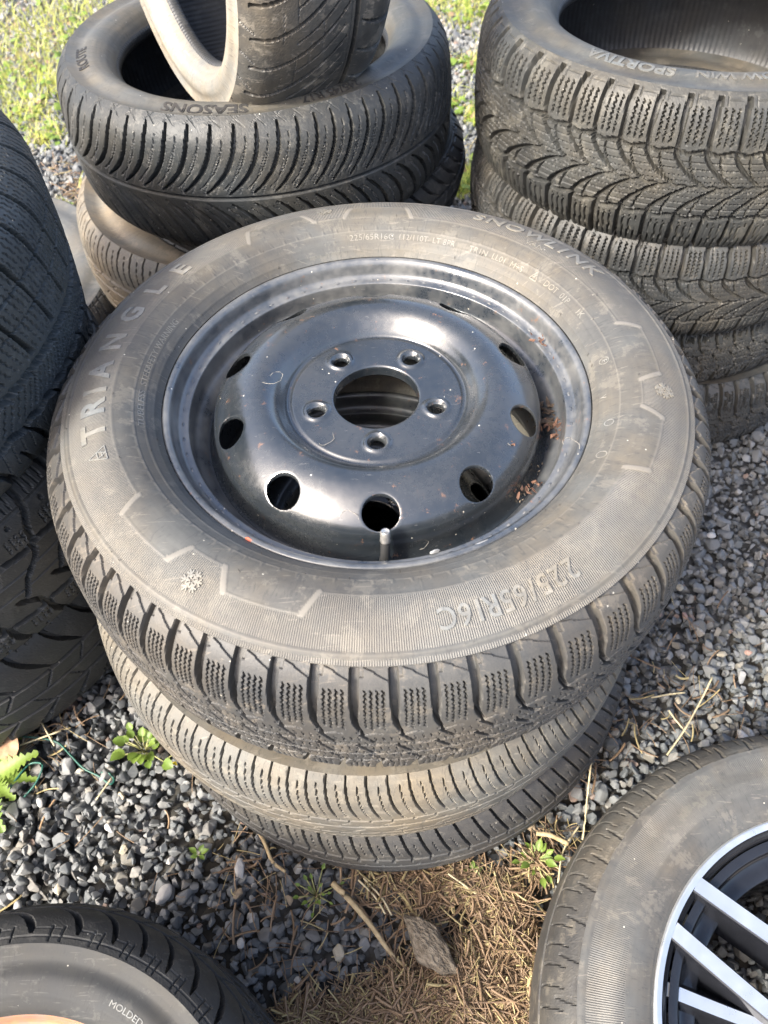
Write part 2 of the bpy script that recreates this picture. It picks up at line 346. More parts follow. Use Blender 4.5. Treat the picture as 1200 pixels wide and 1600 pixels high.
def text_on(parent, sp, body, th_deg, rad, size, mat, sx=1., bold=0., h=.0007, z0=0., flip=1, name='lettering', base=0., italic=0.):
    """raised letters that run clockwise round the upper sidewall, centred on angle th_deg"""
    cu = bpy.data.curves.new(name, 'FONT'); cu.body = body; cu.size = size; cu.align_x = 'CENTER'; cu.align_y = 'CENTER'; cu.extrude = h; cu.offset = bold; cu.resolution_u = 3; cu.shear = italic
    ob = bpy.data.objects.new(name, cu); me = bpy.data.meshes.new_from_object(ob); bpy.data.objects.remove(ob)
    bm = bmesh.new(); bm.from_mesh(me)
    bmesh.ops.triangulate(bm, faces=bm.faces)
    le = [e for e in bm.edges if e.calc_length() > .0045]
    if size > .012 and le: bmesh.ops.subdivide_edges(bm, edges=le, cuts=2)
    bm.to_mesh(me); bm.free()
    n = len(me.vertices); c = np.empty(n*3, np.float32); me.vertices.foreach_get('co', c); c = c.reshape(-1, 3)
    r = rad+c[:, 1]*flip; th = math.radians(th_deg)-c[:, 0]*sx*flip/rad
    z = np.interp(r, sp[:, 0], sp[:, 1])+c[:, 2]+z0
    me.vertices.foreach_set('co', np.stack([r*np.cos(th), r*np.sin(th), z], -1).astype(np.float32).ravel())
    me.materials.clear(); me.update(); me.polygons.foreach_set('use_smooth', np.zeros(len(me.polygons), bool))
    return link(name, me, mat, parent)
def copy_tree(root, loc, rot, label, group=None):
    r = root.copy(); COL.objects.link(r); r.location = loc; r.rotation_euler = rot; r['label'] = label
    if group: r['group'] = group
    for ch in list(root.children):
        c = ch.copy(); COL.objects.link(c); c.parent = r
        for g in ch.children:
            d = g.copy(); COL.objects.link(d); d.parent = c
    return r
# ------------------------------------------------------------------ ground, gravel, grass, straw
def inst_cloud(name, pts, rots, scls, idx, variants, kind='stuff'):
    """one object whose points carry small stones / blades"""
    me = bpy.data.meshes.new(name); n = len(pts); me.vertices.add(n); me.vertices.foreach_set('co', np.asarray(pts, np.float32).ravel())
    for a, ty, arr in (('rot', 'FLOAT_VECTOR', rots), ('scl', 'FLOAT_VECTOR', scls)):
        at = me.attributes.new(a, ty, 'POINT'); at.data.foreach_set('vector', np.asarray(arr, np.float32).ravel())
    at = me.attributes.new('idx', 'INT', 'POINT'); at.data.foreach_set('value', np.asarray(idx, np.int32))
    ob = link(name, me); ob['kind'] = kind
    g = bpy.data.node_groups.new(name, 'GeometryNodeTree')
    g.interface.new_socket('Geometry', in_out='INPUT', socket_type='NodeSocketGeometry'); g.interface.new_socket('Geometry', in_out='OUTPUT', socket_type='NodeSocketGeometry')
    N_ = g.nodes; i = N_.new('NodeGroupInput'); o = N_.new('NodeGroupOutput'); p = N_.new('GeometryNodeInstanceOnPoints'); mp = N_.new('GeometryNodeMeshToPoints'); j = N_.new('GeometryNodeGeometryToInstance')
    for v in variants[::-1]:
        q = N_.new('GeometryNodeObjectInfo'); q.inputs['Object'].default_value = v; g.links.new(q.outputs['Geometry'], j.inputs[0])
    def na(nm, dt):
        q = N_.new('GeometryNodeInputNamedAttribute'); q.data_type = dt; q.inputs['Name'].default_value = nm; return q.outputs['Attribute']
    g.links.new(i.outputs[0], mp.inputs['Mesh']); g.links.new(mp.outputs[0], p.inputs['Points']); g.links.new(j.outputs[0], p.inputs['Instance'])
    p.inputs['Pick Instance'].default_value = True
    er = N_.new('FunctionNodeEulerToRotation'); g.links.new(na('rot', 'FLOAT_VECTOR'), er.inputs[0]); g.links.new(er.outputs[0], p.inputs['Rotation'])
    g.links.new(na('idx', 'INT'), p.inputs['Instance Index']); g.links.new(na('scl', 'FLOAT_VECTOR'), p.inputs['Scale']); g.links.new(p.outputs[0], o.inputs[0])
    m = ob.modifiers.new('scatter', 'NODES'); m.node_group = g
    return ob
def stone_mesh(seed, mat, n=15, bevel=.04, flat=.72):
    r = random.Random(seed); bm = bmesh.new(); ax = (1, r.uniform(.68, .92), r.uniform(flat-.15, flat+.1))
    for _ in range(n):
        v = Vector((r.gauss(0, 1), r.gauss(0, 1), r.gauss(0, 1))).normalized()*r.uniform(.42, .52)
        bm.verts.new((v.x*ax[0], v.y*ax[1], v.z*ax[2]))
    res = bmesh.ops.convex_hull(bm, input=bm.verts)
    bmesh.ops.delete(bm, geom=[v for v in bm.verts if not v.link_faces], context='VERTS')
    bmesh.ops.dissolve_limit(bm, angle_limit=.22, verts=bm.verts, edges=bm.edges)
    bmesh.ops.bevel(bm, geom=list(bm.edges), offset=bevel*.6, segments=1, affect='EDGES', profile=.5, clamp_overlap=True)
    bmesh.ops.recalc_face_normals(bm, faces=bm.faces)
    me = bpy.data.meshes.new('stone'); bm.to_mesh(me); bm.free(); me.materials.append(mat)
    for p in me.polygons: p.use_smooth = True
    try: me.set_sharp_from_angle(angle=math.radians(24))
    except Exception: pass
    return me
k = NT('slate_gravel'); oi = k.n('ShaderNodeObjectInfo'); rr = oi.outputs['Random']; oo = k.n('ShaderNodeVectorMath', _operation='ADD', i0=k.n('ShaderNodeNewGeometry').outputs['Position'], i1=(0, 0, 0)).outputs[0]
nz = k.noise(oo, 150., 5., .6); nb = k.noise(oo, 2.2, 2.)
cr = k.n('ShaderNodeValToRGB', Fac=rr); e = cr.color_ramp; e.interpolation = 'CONSTANT'
cols = [(0, (.085, .094, .100)), (.18, (.130, .138, .142)), (.36, (.170, .176, .178)), (.55, (.105, .116, .124)), (.70, (.225, .228, .222)), (.80, (.16, .152, .138)), (.87, (.20, .205, .205)), (.93, (.20, .185, .155)), (.963, (.24, .17, .135)), (.978, (.40, .38, .34))]
while len(e.elements) < len(cols): e.elements.new(.5)
for q, (p_, c_) in zip(e.elements, cols): q.position = p_; q.color = (*c_, 1)
colr = k.mix(k.ramp(nz, [(.35, 0.), (.7, .55)]), cr.outputs[0], (.165, .168, .162))
k.set(Base_Color=colr, Roughness=k.ramp(nz, [(.3, .55), (.7, .85)]), Specular_IOR_Level=.4); k.bump(nz, .5, .0012)
M_gravel = k.m
M_soil = simple('soil', (.06, .047, .036), .95, scale=120., bump=.004, col2=(.04, .034, .028))
k = NT('ground_far'); pos = k.n('ShaderNodeNewGeometry').outputs['Position']
vo = k.n('ShaderNodeTexVoronoi', Vector=pos, Scale=55.); nn = k.noise(pos, 1.3, 4.)
gc = k.mix(k.ramp(vo.outputs['Distance'], [(.1, 1.), (.6, 0.)]), (.03, .03, .028), (.11, .115, .12))
k.set(Base_Color=k.mix(k.ramp(nn, [(.48, 0.), (.6, 1.)]), gc, (.055, .048, .036)), Roughness=.9); k.bump(vo.outputs['Distance'], 1., -.01)
gp = bpy.data.meshes.new('ground'); bm = bmesh.new(); bmesh.ops.create_grid(bm, x_segments=40, y_segments=40, size=60.)
bm.to_mesh(gp); bm.free(); gr = link('ground', gp, k.m); gr.location = (0, 20, -.014); gr['kind'] = 'structure'
V_st = [bpy.data.objects.new('stone_form', stone_mesh(100+i, M_gravel, 11+i % 7)) for i in range(14)]
step = .0138; pts = []; 
for lay in range(2):
    ys = np.arange(-1.0, 3.6, step*.87)
    for iy, y in enumerate(ys):
        hw = .72+.36*(y+1); xs = np.arange(-hw, hw, step)+(step/2 if (iy+lay) % 2 else 0)
        pts.append(np.stack([xs, np.full_like(xs, y), np.full_like(xs, (-.012, .001)[lay])], -1))
pts = np.vstack(pts); n = len(pts); pts[:, :2] += rng.normal(0, step*.30, (n, 2)); pts[:, 2] += rng.normal(0, .0030, n)
pts[:, 2] += .008*np.sin(pts[:, 0]*5+1)*np.sin(pts[:, 1]*4.2)
sz = np.clip(rng.lognormal(math.log(.0170), .32, n), .007, .036)
far = pts[:, 1] > 1.0; sz[far] *= 1.12
gravel = inst_cloud('gravel', pts, rng.uniform(0, 2*PI, (n, 3))*[.9, .9, 1], sz[:, None]*np.ones(3), rng.integers(0, 14, n), V_st)
def bump_h(x, y): return .008*math.sin(x*5+1)*math.sin(y*4.2)
# larger pale and odd stones that stand out one by one (picture place, size in mm, colour)
def st_mat(nm, c): return simple(nm, c, .75, scale=90., var=.35, bump=.0008)
MS = {'white': st_mat('white_stone', (.62, .60, .56)), 'cream': st_mat('cream_stone', (.50, .44, .33)), 'pink': st_mat('pink_stone', (.42, .27, .22)), 'tan': st_mat('tan_stone', (.38, .29, .19)), 'grey': st_mat('pale_grey_stone', (.36, .36, .35))}
PEB = [(255, 1398, 34, 'white', 'large off-white pebble in the gravel left of the centre stack'), (374, 1357, 30, 'white', 'chalky white pebble on the gravel below the middle tyre'), (376, 1474, 15, 'white', 'small bright white pebble above the black tyre corner'),
 (170, 1293, 20, 'white', 'white wedge shaped pebble in the open left gravel'), (266, 1345, 16, 'white', 'smooth white pebble up and right of the large off-white one'), (64, 1254, 20, 'grey', 'pale grey pebble right of the jagged dandelion leaves'),
 (193, 1327, 18, 'cream', 'round cream pebble in the open left gravel'), (385, 1280, 22, 'pink', 'pink pebble touching the lowest tyre on its left'), (530, 1489, 24, 'cream', 'cream pebble left of the brown rock'), (452, 1406, 17, 'tan', 'tan pebble left of the small clover seedling'),
 (466, 1532, 15, 'white', 'white chip at the edge of the straw'), (780, 1389, 24, 'cream', 'flat cream pebble right of the straw heap'), (1112, 836, 20, 'white', 'white pebble on the gravel right of the main wheel'), (1062, 917, 20, 'cream', 'cream pebble lying closest to the right of the main wheel'),
 (1070, 962, 16, 'pink', 'pink pebble below the cream one at right'), (1128, 1022, 20, 'cream', 'cream pebble in the gravel at the right edge'), (1158, 1057, 24, 'grey', 'pale cream chip at the right edge of the picture'), (1160, 1150, 24, 'white', 'white block shaped pebble above the alloy wheel'),
 (1060, 1095, 17, 'cream', 'cream oval pebble above the alloy wheel'), (830, 1290, 22, 'tan', 'tan pebble beside the dry stems'), (28, 1417, 22, 'grey', 'grey oval pebble above the rusty wheel'), (90, 1390, 17, 'cream', 'cream angular chip above the rusty wheel'),
 (372, 1397, 18, 'tan', 'tan rounded pebble left of the dry twig'), (125, 1205, 15, 'cream', 'cream pebble beside the green wire'), (190, 1243, 15, 'cream', 'little cream pebble below the hooked end of the wire'), (1170, 1020, 15, 'pink', 'little pink pebble at the right edge')]
for i, (px, py, mm, c, lb) in enumerate(PEB):
    p = ground_at(px, py, .014); me = stone_mesh(300+i, MS[c], 22, .16, .7); o = link('pebble', me); o.location = p; s_ = mm/1000*.98
    o.scale = (s_, s_*random.uniform(.75, 1), s_*.8); o.rotation_euler = (random.uniform(-.3, .3), random.uniform(-.3, .3), random.uniform(0, 6)); tag(o, lb, 'pebble', 'pale pebbles scattered in the gravel')
# grass
def blade(seed, L, wd, bend, mat, seg=4, tip=.12, thick=False):
    r = random.Random(seed); V = []; F = []
    for i in range(seg+1):
        t = i/seg; x = bend*t*t*L; z = L*t*(1-.25*bend*t); ww = wd*(1-t*(1-tip))/2
        V += [(x, -ww, z), (x, ww, z)]
        if i: q = 2*i; F.append((q-2, q-1, q+1, q))
    me = bpy.data.meshes.new('blade'); me.from_pydata(V, [], F); me.materials.append(mat)
    for p in me.polygons: p.use_smooth = True
    return me
def leafmat(name, c1, c2, tr=.25):
    k = NT(name); rr = k.n('ShaderNodeObjectInfo').outputs['Random']; nz = k.noise(k.obj(), 40., 3.)
    k.set(Base_Color=k.mix(k.math('MULTIPLY', k.math('ADD', rr, nz), .55), c1, c2), Roughness=.5)
    tb = k.n('ShaderNodeBsdfTranslucent', Color=(*[min(1, c*1.5) for c in c2], 1)); ms_ = k.n('ShaderNodeMixShader', Fac=tr)
    k.L(k.b.outputs[0], ms_.inputs[1]); k.L(tb.outputs[0], ms_.inputs[2]); k.L(ms_.outputs[0], k.t.nodes['Material Output'].inputs[0]); return k.m
M_grass = leafmat('grass', (.28, .35, .05), (.56, .58, .14), .4); M_dry = leafmat('dry_grass', (.33, .25, .11), (.50, .42, .22), .15); M_straw = leafmat('straw', (.09, .055, .034), (.32, .22, .13), .05); M_leaf = leafmat('weed_leaf', (.085, .15, .022), (.19, .27, .05), .25)
GV = [bpy.data.objects.new('blade_form', blade(i, .035+.006*i, .0032, .15+.14*i, M_grass)) for i in range(6)]+[bpy.data.objects.new('blade_form', blade(20+i, .04+.01*i, .0022, .4+.3*i, M_dry)) for i in range(3)]
CL = [(20, 20, .45, 900, .7), (90, 60, .32, 1100, .8), (40, 150, .20, 900, .85), (110, 130, .13, 500, .8), (15, 100, .25, 700, .75), (170, 10, .2, 500, .8), (40, 190, .09, 350, .9), (10, 60, .3, 600, .5),
      (30, 110, .12, 300, .2), (150, 90, .08, 120, .8), (75, 215, .07, 160, .9), (140, 300, .03, 40, .4), (100, 340, .05, 110, .8), (160, 345, .03, 70, .8), (60, 225, .05, 80, .9),
      (640, 5, .12, 500, .8), (740, 15, .16, 900, .85), (690, 95, .035, 90, .9), (735, 105, .05, 170, .85), (745, 190, .045, 200, .9), (700, 165, .04, 120, .9), (755, 150, .04, 110, .9),
      (735, 280, .04, 180, .9), (700, 262, .03, 60, .7), (720, 300, .035, 140, .9), (755, 70, .04, 80, .7), (715, 245, .03, 60, .2), (745, 300, .03, 120, .8), (130, 365, .03, 60, .8)]
P_, R_, S_, I_ = [], [], [], []
for px, py, rad, cnt, green in CL:
    c = ground_at(px, py, 0)
    for _ in range(int(cnt*.62)):
        q = rng.normal(0, rad*.5, 2); P_.append((c.x+q[0], c.y+q[1], -.003)); R_.append((rng.normal(0, .35), rng.normal(0, .35), rng.uniform(0, 6.28)))
        s_ = rng.uniform(.5, 1.15); S_.append((s_, s_*1.2, s_)); I_.append(rng.integers(0, 6) if rng.random() < green*.9 else rng.integers(6, 9))
inst_cloud('grass', P_, R_, S_, I_, GV)
# broad leaves low in the grass strip between the stacks, moss and clover there read as one carpet
def roundleaf(seed, mat, n=9):
    V = [(0, 0, .2)]; V += [(math.cos(2*PI*i/n)*.5, math.sin(2*PI*i/n)*.42, .1+.06*math.sin(i*2.1+seed)) for i in range(n)]
    me = bpy.data.meshes.new('leaf'); me.from_pydata(V, [], [(0, i+1, (i+1) % n+1) for i in range(n)]); me.materials.append(mat)
    for p in me.polygons: p.use_smooth = True
    return me
RL = [bpy.data.objects.new('leaf_form', roundleaf(i, M_leaf)) for i in range(3)]+[bpy.data.objects.new('leaf_form', roundleaf(5, M_straw))]
P_, R_, S_, I_ = [], [], [], []
for px, py, rad, cnt in [(690, 100, .05, 30), (740, 110, .05, 40), (745, 185, .05, 50), (700, 170, .04, 26), (725, 290, .04, 40), (740, 270, .03, 20), (745, 20, .1, 60), (640, 10, .1, 50), (60, 120, .2, 120), (30, 190, .1, 60), (130, 60, .25, 90), (85, 215, .05, 20), (120, 350, .05, 24), (770, 380, .01, 3)]:
    c = ground_at(px, py, 0)
    for _ in range(cnt):
        q = rng.normal(0, rad*.6, 2); P_.append((c.x+q[0], c.y+q[1], rng.uniform(.006, .02))); R_.append((rng.normal(0, .4), rng.normal(0, .4), rng.uniform(0, 6.28)))
        s_ = rng.uniform(.012, .028); S_.append((s_, s_, s_)); I_.append(rng.integers(0, 3) if rng.random() < .85 else 3)
inst_cloud('ground_cover', P_, R_, S_, I_, RL)
# straw and dead stalks
def stalk(seed, mat):
    r = random.Random(seed); L = 1; V = []; F = []; a = r.uniform(-.16, .16); b = r.uniform(-.1, .15); sg = 5
    for i in range(sg+1):
        t = i/sg-.5; x = t*L; y = a*(t*t-.25)*1.2; z = b*(.25-t*t)
        for q in range(3):
            an = 2*PI*q/3; V.append((x, y+.016*math.cos(an), z+.016*math.sin(an)))
        if i:
            o_ = 3*i
            for q in range(3): F.append((o_-3+q, o_-3+(q+1) % 3, o_+(q+1) % 3, o_+q))
    me = bpy.data.meshes.new('stalk'); me.from_pydata(V, [], F); me.materials.append(mat)
    for p in me.polygons: p.use_smooth = True
    return me
SV = [bpy.data.objects.new('stalk_form', stalk(i, M_straw if i < 6 else M_dry)) for i in range(8)]
P_, R_, S_, I_ = [], [], [], []
def straw(px, py, rad, cnt, h, lmin=.02, lmax=.06, dirn=None, el=1.):
    c = ground_at(px, py, .01)
    for _ in range(int(cnt*1.9)):
        q = rng.normal(0, rad*.5, 2); d = math.hypot(*q)/rad; hh = max(.004, h*(1-d*d*.8)); P_.append((c.x+q[0]*el, c.y+q[1], rng.uniform(.25, 1)*hh+.010))
        R_.append((rng.uniform(0, .6), rng.normal(0, .22), rng.uniform(0, 6.28) if dirn is None else rng.normal(dirn, .5))); l = rng.uniform(lmin*.7, lmax)*(1.5 if rng.random() < .07 else 1); t_ = .03+.10*rng.random()**3; S_.append((l, t_*1.0, t_)); I_.append(rng.integers(0, 6) if rng.random() < .78 else rng.integers(6, 8))
for a_ in ((730, 1575, .065, 1000, .04), (800, 1575, .05, 700, .04), (640, 1590, .055, 600, .03), (560, 1600, .04, 200, .02), (800, 1490, .04, 350, .03), (790, 1410, .035, 120, .02), (740, 1520, .03, 200, .025), (660, 1400, .05, 90, .012), (830, 1540, .03, 300, .04), (470, 1590, .03, 90, .014), (760, 1400, .03, 100, .015), (830, 1350, .025, 50, .01), (600, 1370, .05, 70, .01), (690, 1360, .04, 160, .012)): straw(*a_)
for a_ in ((60, 1160, .09, 30, .01), (480, 1460, .12, 40, .012), (420, 1370, .1, 26, .012), (1080, 1120, .09, 22, .012), (1050, 1020, .12, 16, .01), (900, 1200, .03, 22, .02), (860, 1310, .03, 25, .015), (250, 1300, .2, 16, .01), (950, 1130, .06, 14, .01), (100, 270, .1, 30, .01), (130, 300, .06, 40, .01)): straw(*a_, lmin=.015, lmax=.05)
inst_cloud('straw_litter', P_, R_, S_, I_, SV)
c = ground_at(735, 1570, 0); V, F = [], []
bm = bmesh.new(); bmesh.ops.create_grid(bm, x_segments=40, y_segments=40, size=.12)
for v in bm.verts:
    d = math.hypot(v.co.x, v.co.y)/.115; v.co.z = .024*max(0, 1-d*d)+(.004*math.sin(v.co.x*90)*math.sin(v.co.y*80) if d < .95 else 0)-.012-.02*max(0, d-.85)
me = bpy.data.meshes.new('soil'); bm.to_mesh(me); bm.free(); so_ = link('soil_mound', me, M_soil); so_.location = (c.x+.01, c.y-.02, 0); so_['kind'] = 'structure'

# ------------------------------------------------------------------ steel rims
def steel_mat(name, base, dust, amt, rough, sc=9., seed=0., rust=0.):
    k = NT(name); o = k.n('ShaderNodeMapping', Vector=k.obj(), Location=(seed, seed, seed)).outputs[0]
    big = k.noise(o, sc, 6., .6); fine = k.noise(o, 130., 5., .65)
    sc_ = k.n('ShaderNodeTexNoise', Vector=k.n('ShaderNodeMapping', Vector=o, Scale=(40, 400, 200), Rotation=(0, 0, .6)).outputs[0], Scale=1., Detail=3.).outputs[0]
    f = k.math('MULTIPLY', k.ramp(k.math('ADD', k.math('MULTIPLY', big, .8), k.math('MULTIPLY', fine, .3)), [(.42, 0.), (.80, 1.)]), amt)
    col = k.mix(f, base, dust)
    col = k.mix(k.math('MULTIPLY', k.math('GREATER_THAN', sc_, .71), .2), col, (.28, .27, .25))
    v = k.n('ShaderNodeTexVoronoi', Vector=o, Scale=140.); sp_ = k.n('ShaderNodeSeparateColor', Color=v.outputs['Color'])
    col = k.mix(k.math('MULTIPLY', k.math('LESS_THAN', v.outputs['Distance'], .12), k.math('GREATER_THAN', sp_.outputs[0], .95)), col, (.5, .46, .38))
    fr = k.ramp(k.noise(o, 75., 8., .75), [(.62, 0.), (.67, 1.)]); col = k.mix(k.math('MULTIPLY', fr, .75), col, (.17, .09, .05))
    if rust:
        rr_ = k.ramp(k.noise(o, 22., 6., .7), [(.60-.2*rust, 0.), (.70-.2*rust, 1.)]); col = k.mix(rr_, col, k.mix(fine, (.22, .07, .022), (.42, .20, .10)))
    k.set(Base_Color=col, Roughness=k.math('ADD', k.math('MULTIPLY', f, .5), k.math('MULTIPLY', k.math('ADD', fine, big), rough*.9)), Specular_IOR_Level=.9, Coat_Weight=.6, Coat_Roughness=.15, Coat_IOR=1.6)
    k.bump(k.math('ADD', fine, k.math('MULTIPLY', big, 2.)), .25, .0006); return k.m
M_steel = steel_mat('black_painted_steel', (.013, .017, .021), (.13, .125, .11), .22, .25)
M_barrel = steel_mat('weathered_rim_steel', (.030, .036, .044), (.22, .215, .195), .65, .36, 14., 2., .0)
M_rust = steel_mat('rusty_steel', (.17, .075, .04), (.30, .22, .17), .7, .75, 12., 4., .8)
def rim_barrel(parent, mat, rb=.2032, half=.089, n=180):
    o = rb-.2032; top = [(.2180, -.0075), (.2212, -.0045), (.2216, -.0012), (.2200, .0008), (.2170, .0008), (.2142, -.0010), (.2122, -.0050), (.2108, -.0110), (.2090, -.0165), (.2050, -.0195), (.2000, -.0205), (.1985, -.0225), (.1975, -.0330), (.1960, -.0395), (.1915, -.0435), (.1870, -.0480), (.1835, -.0540), (.1820, -.0640), (.1815, -.0760)]
    p = catmull([(r+o, z) for r, z in top]+[(r+o, -2*half-z) for r, z in top[::-1][:-2]], 3)
    return link('rim', lathe('rim', p, n), mat, parent)
DISC = catmull([(.0445, -.0190), (.0446, -.0130), (.0462, -.0108), (.0500, -.0105), (.0850, -.0105), (.0885, -.0108), (.0915, -.0124), (.0940, -.0120), (.0965, -.0080), (.1010, -.0030), (.1065, .0030), (.1140, .0080), (.1220, .0098), (.1300, .0092), (.1380, .0068), (.1480, .0020), (.1580, -.0045), (.1660, -.0120), (.1715, -.0200), (.1742, -.0300), (.1752, -.0420), (.1790, -.0520), (.1835, -.0560)], 10)
def wheel_disc(parent, mat, step=.0015):
    pr, s = resample(DISC, step); n = int(2*PI*.15/step); th = np.linspace(0, 2*PI, n, endpoint=False)
    r = np.broadcast_to(pr[None, :, 0], (n, len(pr))).copy(); z = np.broadcast_to(pr[None, :, 1], (n, len(pr))).copy()
    T = np.broadcast_to(th[:, None], r.shape).copy(); x = r*np.cos(T); y = r*np.sin(T)
    kill = np.zeros(r.shape, bool); bnd = np.zeros(r.shape, bool)
    holes = [(.065, math.radians(a)-.016, .0076, 'lug') for a in (126, 54, -18, -90, -162)]+[(.157, math.radians(-90+36*i), .0180, 'hand') for i in range(10)]
    for hr, ha, R_, kd in holes:
        # distance along the surface (slope stretches the radial direction)
        sr = np.interp(hr, pr[:, 0], s); ds = np.broadcast_to(s[None], r.shape)-sr; dt = ((T-ha+PI) % (2*PI)-PI)*hr
        if kd == 'lug': ds = np.where(np.abs(r-hr) < .03, r-hr, 9.)
        d = np.hypot(ds, dt); lim = step*.62
        if kd == 'lug':
            z += .0026*np.exp(-((d-.0115)/.0026)**2)-.0022*sst((.0105-d)/.003)
        else:
            z += -.0005*sst((R_+.0012-d)/.0016)
        near = d < R_; sc = R_/np.maximum(d, 1e-6)
        nds = ds*sc; ndt = dt*sc; nt_ = ha+ndt/hr; ns = sr+nds
        if kd == 'lug': nr = hr+nds; nz_ = z
        else: nr = np.interp(ns, s, pr[:, 0]); nz_ = z+np.interp(ns, s, pr[:, 1])-np.interp(np.broadcast_to(s[None], r.shape), s, pr[:, 1])
        x = np.where(near, nr*np.cos(nt_), x); y = np.where(near, nr*np.sin(nt_), y); z = np.where(near, nz_, z)
        bnd |= near
    m = len(pr); idx = np.arange(n*m).reshape(n, m); i2 = np.roll(idx, -1, 0)
    F = np.stack([idx[:, :-1], i2[:, :-1], i2[:, 1:], idx[:, 1:]], -1).reshape(-1, 4)
    kb = bnd.ravel(); keep = ~kb[F].all(1); F = F[keep]
    used = np.unique(F); mp = np.full(n*m, -1); mp[used] = np.arange(len(used)); V = np.stack([x, y, z], -1).reshape(-1, 3)[used]
    me = mesh_np('disc', V, mp[F]); bm = bmesh.new(); bm.from_mesh(me)
    ed = [e_ for e_ in bm.edges if e_.is_boundary and e_.verts[0].co.xy.length < .18]
    ex = bmesh.ops.extrude_edge_only(bm, edges=ed); 
    for v in ex['geom']:
        if isinstance(v, bmesh.types.BMVert): v.co.z -= .0042
    bm.to_mesh(me); bm.free(); me.polygons.foreach_set('use_smooth', np.ones(len(me.polygons), bool))
    try: me.set_sharp_from_angle(angle=math.radians(50))
    except Exception: pass
    return link('disc', me, mat, parent)
# ------------------------------------------------------------------ main wheel (mid plane at z = .600-.089)
M_t1 = rubber('tread_rubber_dusty', amt=.12, rough=.54, specks=.8, base=(.034, .036, .038))
M_s1 = rubber('sidewall_rubber_ribbed', base=(.036, .037, .038), dust=(.145, .131, .109), amt=.34, ribs=True, ribN=960, rough=.6, specks=.8)
M_let = rubber('raised_letter_rubber', base=(.070, .070, .069), dust=(.22, .21, .19), amt=.62, rough=.5, specks=0)
M_let2 = rubber('plain_letter_rubber', base=(.055, .055, .054), dust=(.205, .19, .165), amt=.62, rough=.5, specks=0)
main = thing('steel_wheel', (0, 0, .471), label='large black steel van wheel with ribbed dusty winter tyre, topmost of the centre stack', cat='wheel')
BC = (-123.5, -10., 101.)
BAND = [(-62, .2635), (-22, .2635), (-20.4, .2838), (-6.4, .2842), (-4.4, .2645), (3.6, .2645), (5.8, .2845), (20., .2840), (22., .2625), (62, .2625)]
def band(td, r):
    """signed distance (mm, + outside) to the stepped inner edge of the ribbed band, and the width of that line"""
    d = np.min([np.where(True, np.abs((td-c_+180) % 360-180), 0) for c_ in BC], axis=0); sel = np.argmin([np.abs((td-c_+180) % 360-180) for c_ in BC], axis=0)
    dd = (td-np.array(BC)[sel]+180) % 360-180; x = np.radians(dd)*273.; y = r*1000.
    best = np.full(td.shape, 99.); lw = np.full(td.shape, .7)
    for (a0, r0_), (a1_, r1_) in zip(BAND[:-1], BAND[1:]):
        x0, y0, x1, y1 = math.radians(a0)*273, r0_*1000, math.radians(a1_)*273, r1_*1000; L2 = (x1-x0)**2+(y1-y0)**2
        t = np.clip(((x-x0)*(x1-x0)+(y-y0)*(y1-y0))/L2, 0, 1); ds = np.hypot(x-x0-t*(x1-x0), y-y0-t*(y1-y0)); w_ = 2.6 if abs(y1-y0) > 10 else .75
        lw = np.where(ds-w_ < best-lw, w_, lw); best = np.where(lw == w_, np.minimum(best, ds), best)
    e = np.interp(dd, [p[0] for p in BAND], [p[1] for p in BAND]); return np.where(r > e, best, -best), lw
def main_side(th, r):
    td = np.degrees(th); mm, lw = band(td, r)
    on = sst((lw-np.abs(mm))/.7+.5); h = .5*on; steep = (lw > 2)*1.
    rib = sst(mm/1.2-lw/1.2-.2)*sst((.3085-r)*1000/1.)
    rib = np.maximum(rib, sst((r-.3135)*1000)*sst((.3225-r)*1000)*.9)
    for r_, w_, d_ in ((.2345, 1.3, .5), (.2445, 1.1, .5), (.3105, 2.2, .8), (.3238, 1.8, .7), (.2270, 1.2, .4)): h = h+d_*sst((w_/2-np.abs(r-r_)*1000)/1.+.5)
    # small triangular teeth outside the .2445 ring
    u = ((td/3.75) % 1-.5)*3.75*PI/180*r*1000; q = (r-.2445)*1000
    h = h+.55*sst((3.2*(1-q/6.)/2-np.abs(u))/.8+.5)*(q > 0)*(q < 6)
    for c_ in BC:                       # emblem field stays smooth
        pass
    # fine moulding vent lines
    h = h+.35*sst((.5-np.abs(((td+4)/22.5 % 1-.5)*22.5*PI/180*r*1000))/.6+.3)*(r < .262)*(r > .249)
    bar = np.maximum(on*(.5+.5*steep), .45*(np.abs(r-.2445) < .0007)+.4*(np.abs(r-.3238) < .0009)+.3*(np.abs(r-.3105) < .0009))
    return h, rib, bar
tyre1, tread1, sp1 = build_tyre(main, .350, .234, .2216, .180, t_van, 62, M_t1, M_s1, zb=.0895, fine=.95, sfine=1.3, coarse=6., low_fine=8., side=main_side, face=-90, half=95)
tyre1.name = 'tyre'; tread1.parent = tyre1
lt = lambda body, th_, r_, s_, **kw: text_on(main, sp1, body, th_, r_, s_, kw.pop('mat', M_let), name=kw.pop('name', 'lettering'), **kw)
WORD = 'TRIANGLE'; ANG = (-167.2, -174.6, 178.4, 171.0, 162.4, 154.2, 146.6, 138.8)
ANG = (-165.6, -172.3, -177.2, 176.9, 168.0, 158.8, 149.6, 141.0)
for ch, a_ in zip(WORD, ANG): lt(ch, a_, .2810, .033, sx=1.06, bold=.0012, h=.0008)
for ch, a_ in zip('SNOWLINK', (62.6, 58.4, 53.4, 47.6, 43.0, 39.8, 35.6, 30.8)): lt(ch, a_, .2895, .0280, sx=1.05, bold=.0006, h=.0009)
lt('VAN', 45.5, .2715, .0105, h=.0005, sx=1.2, mat=M_let2)
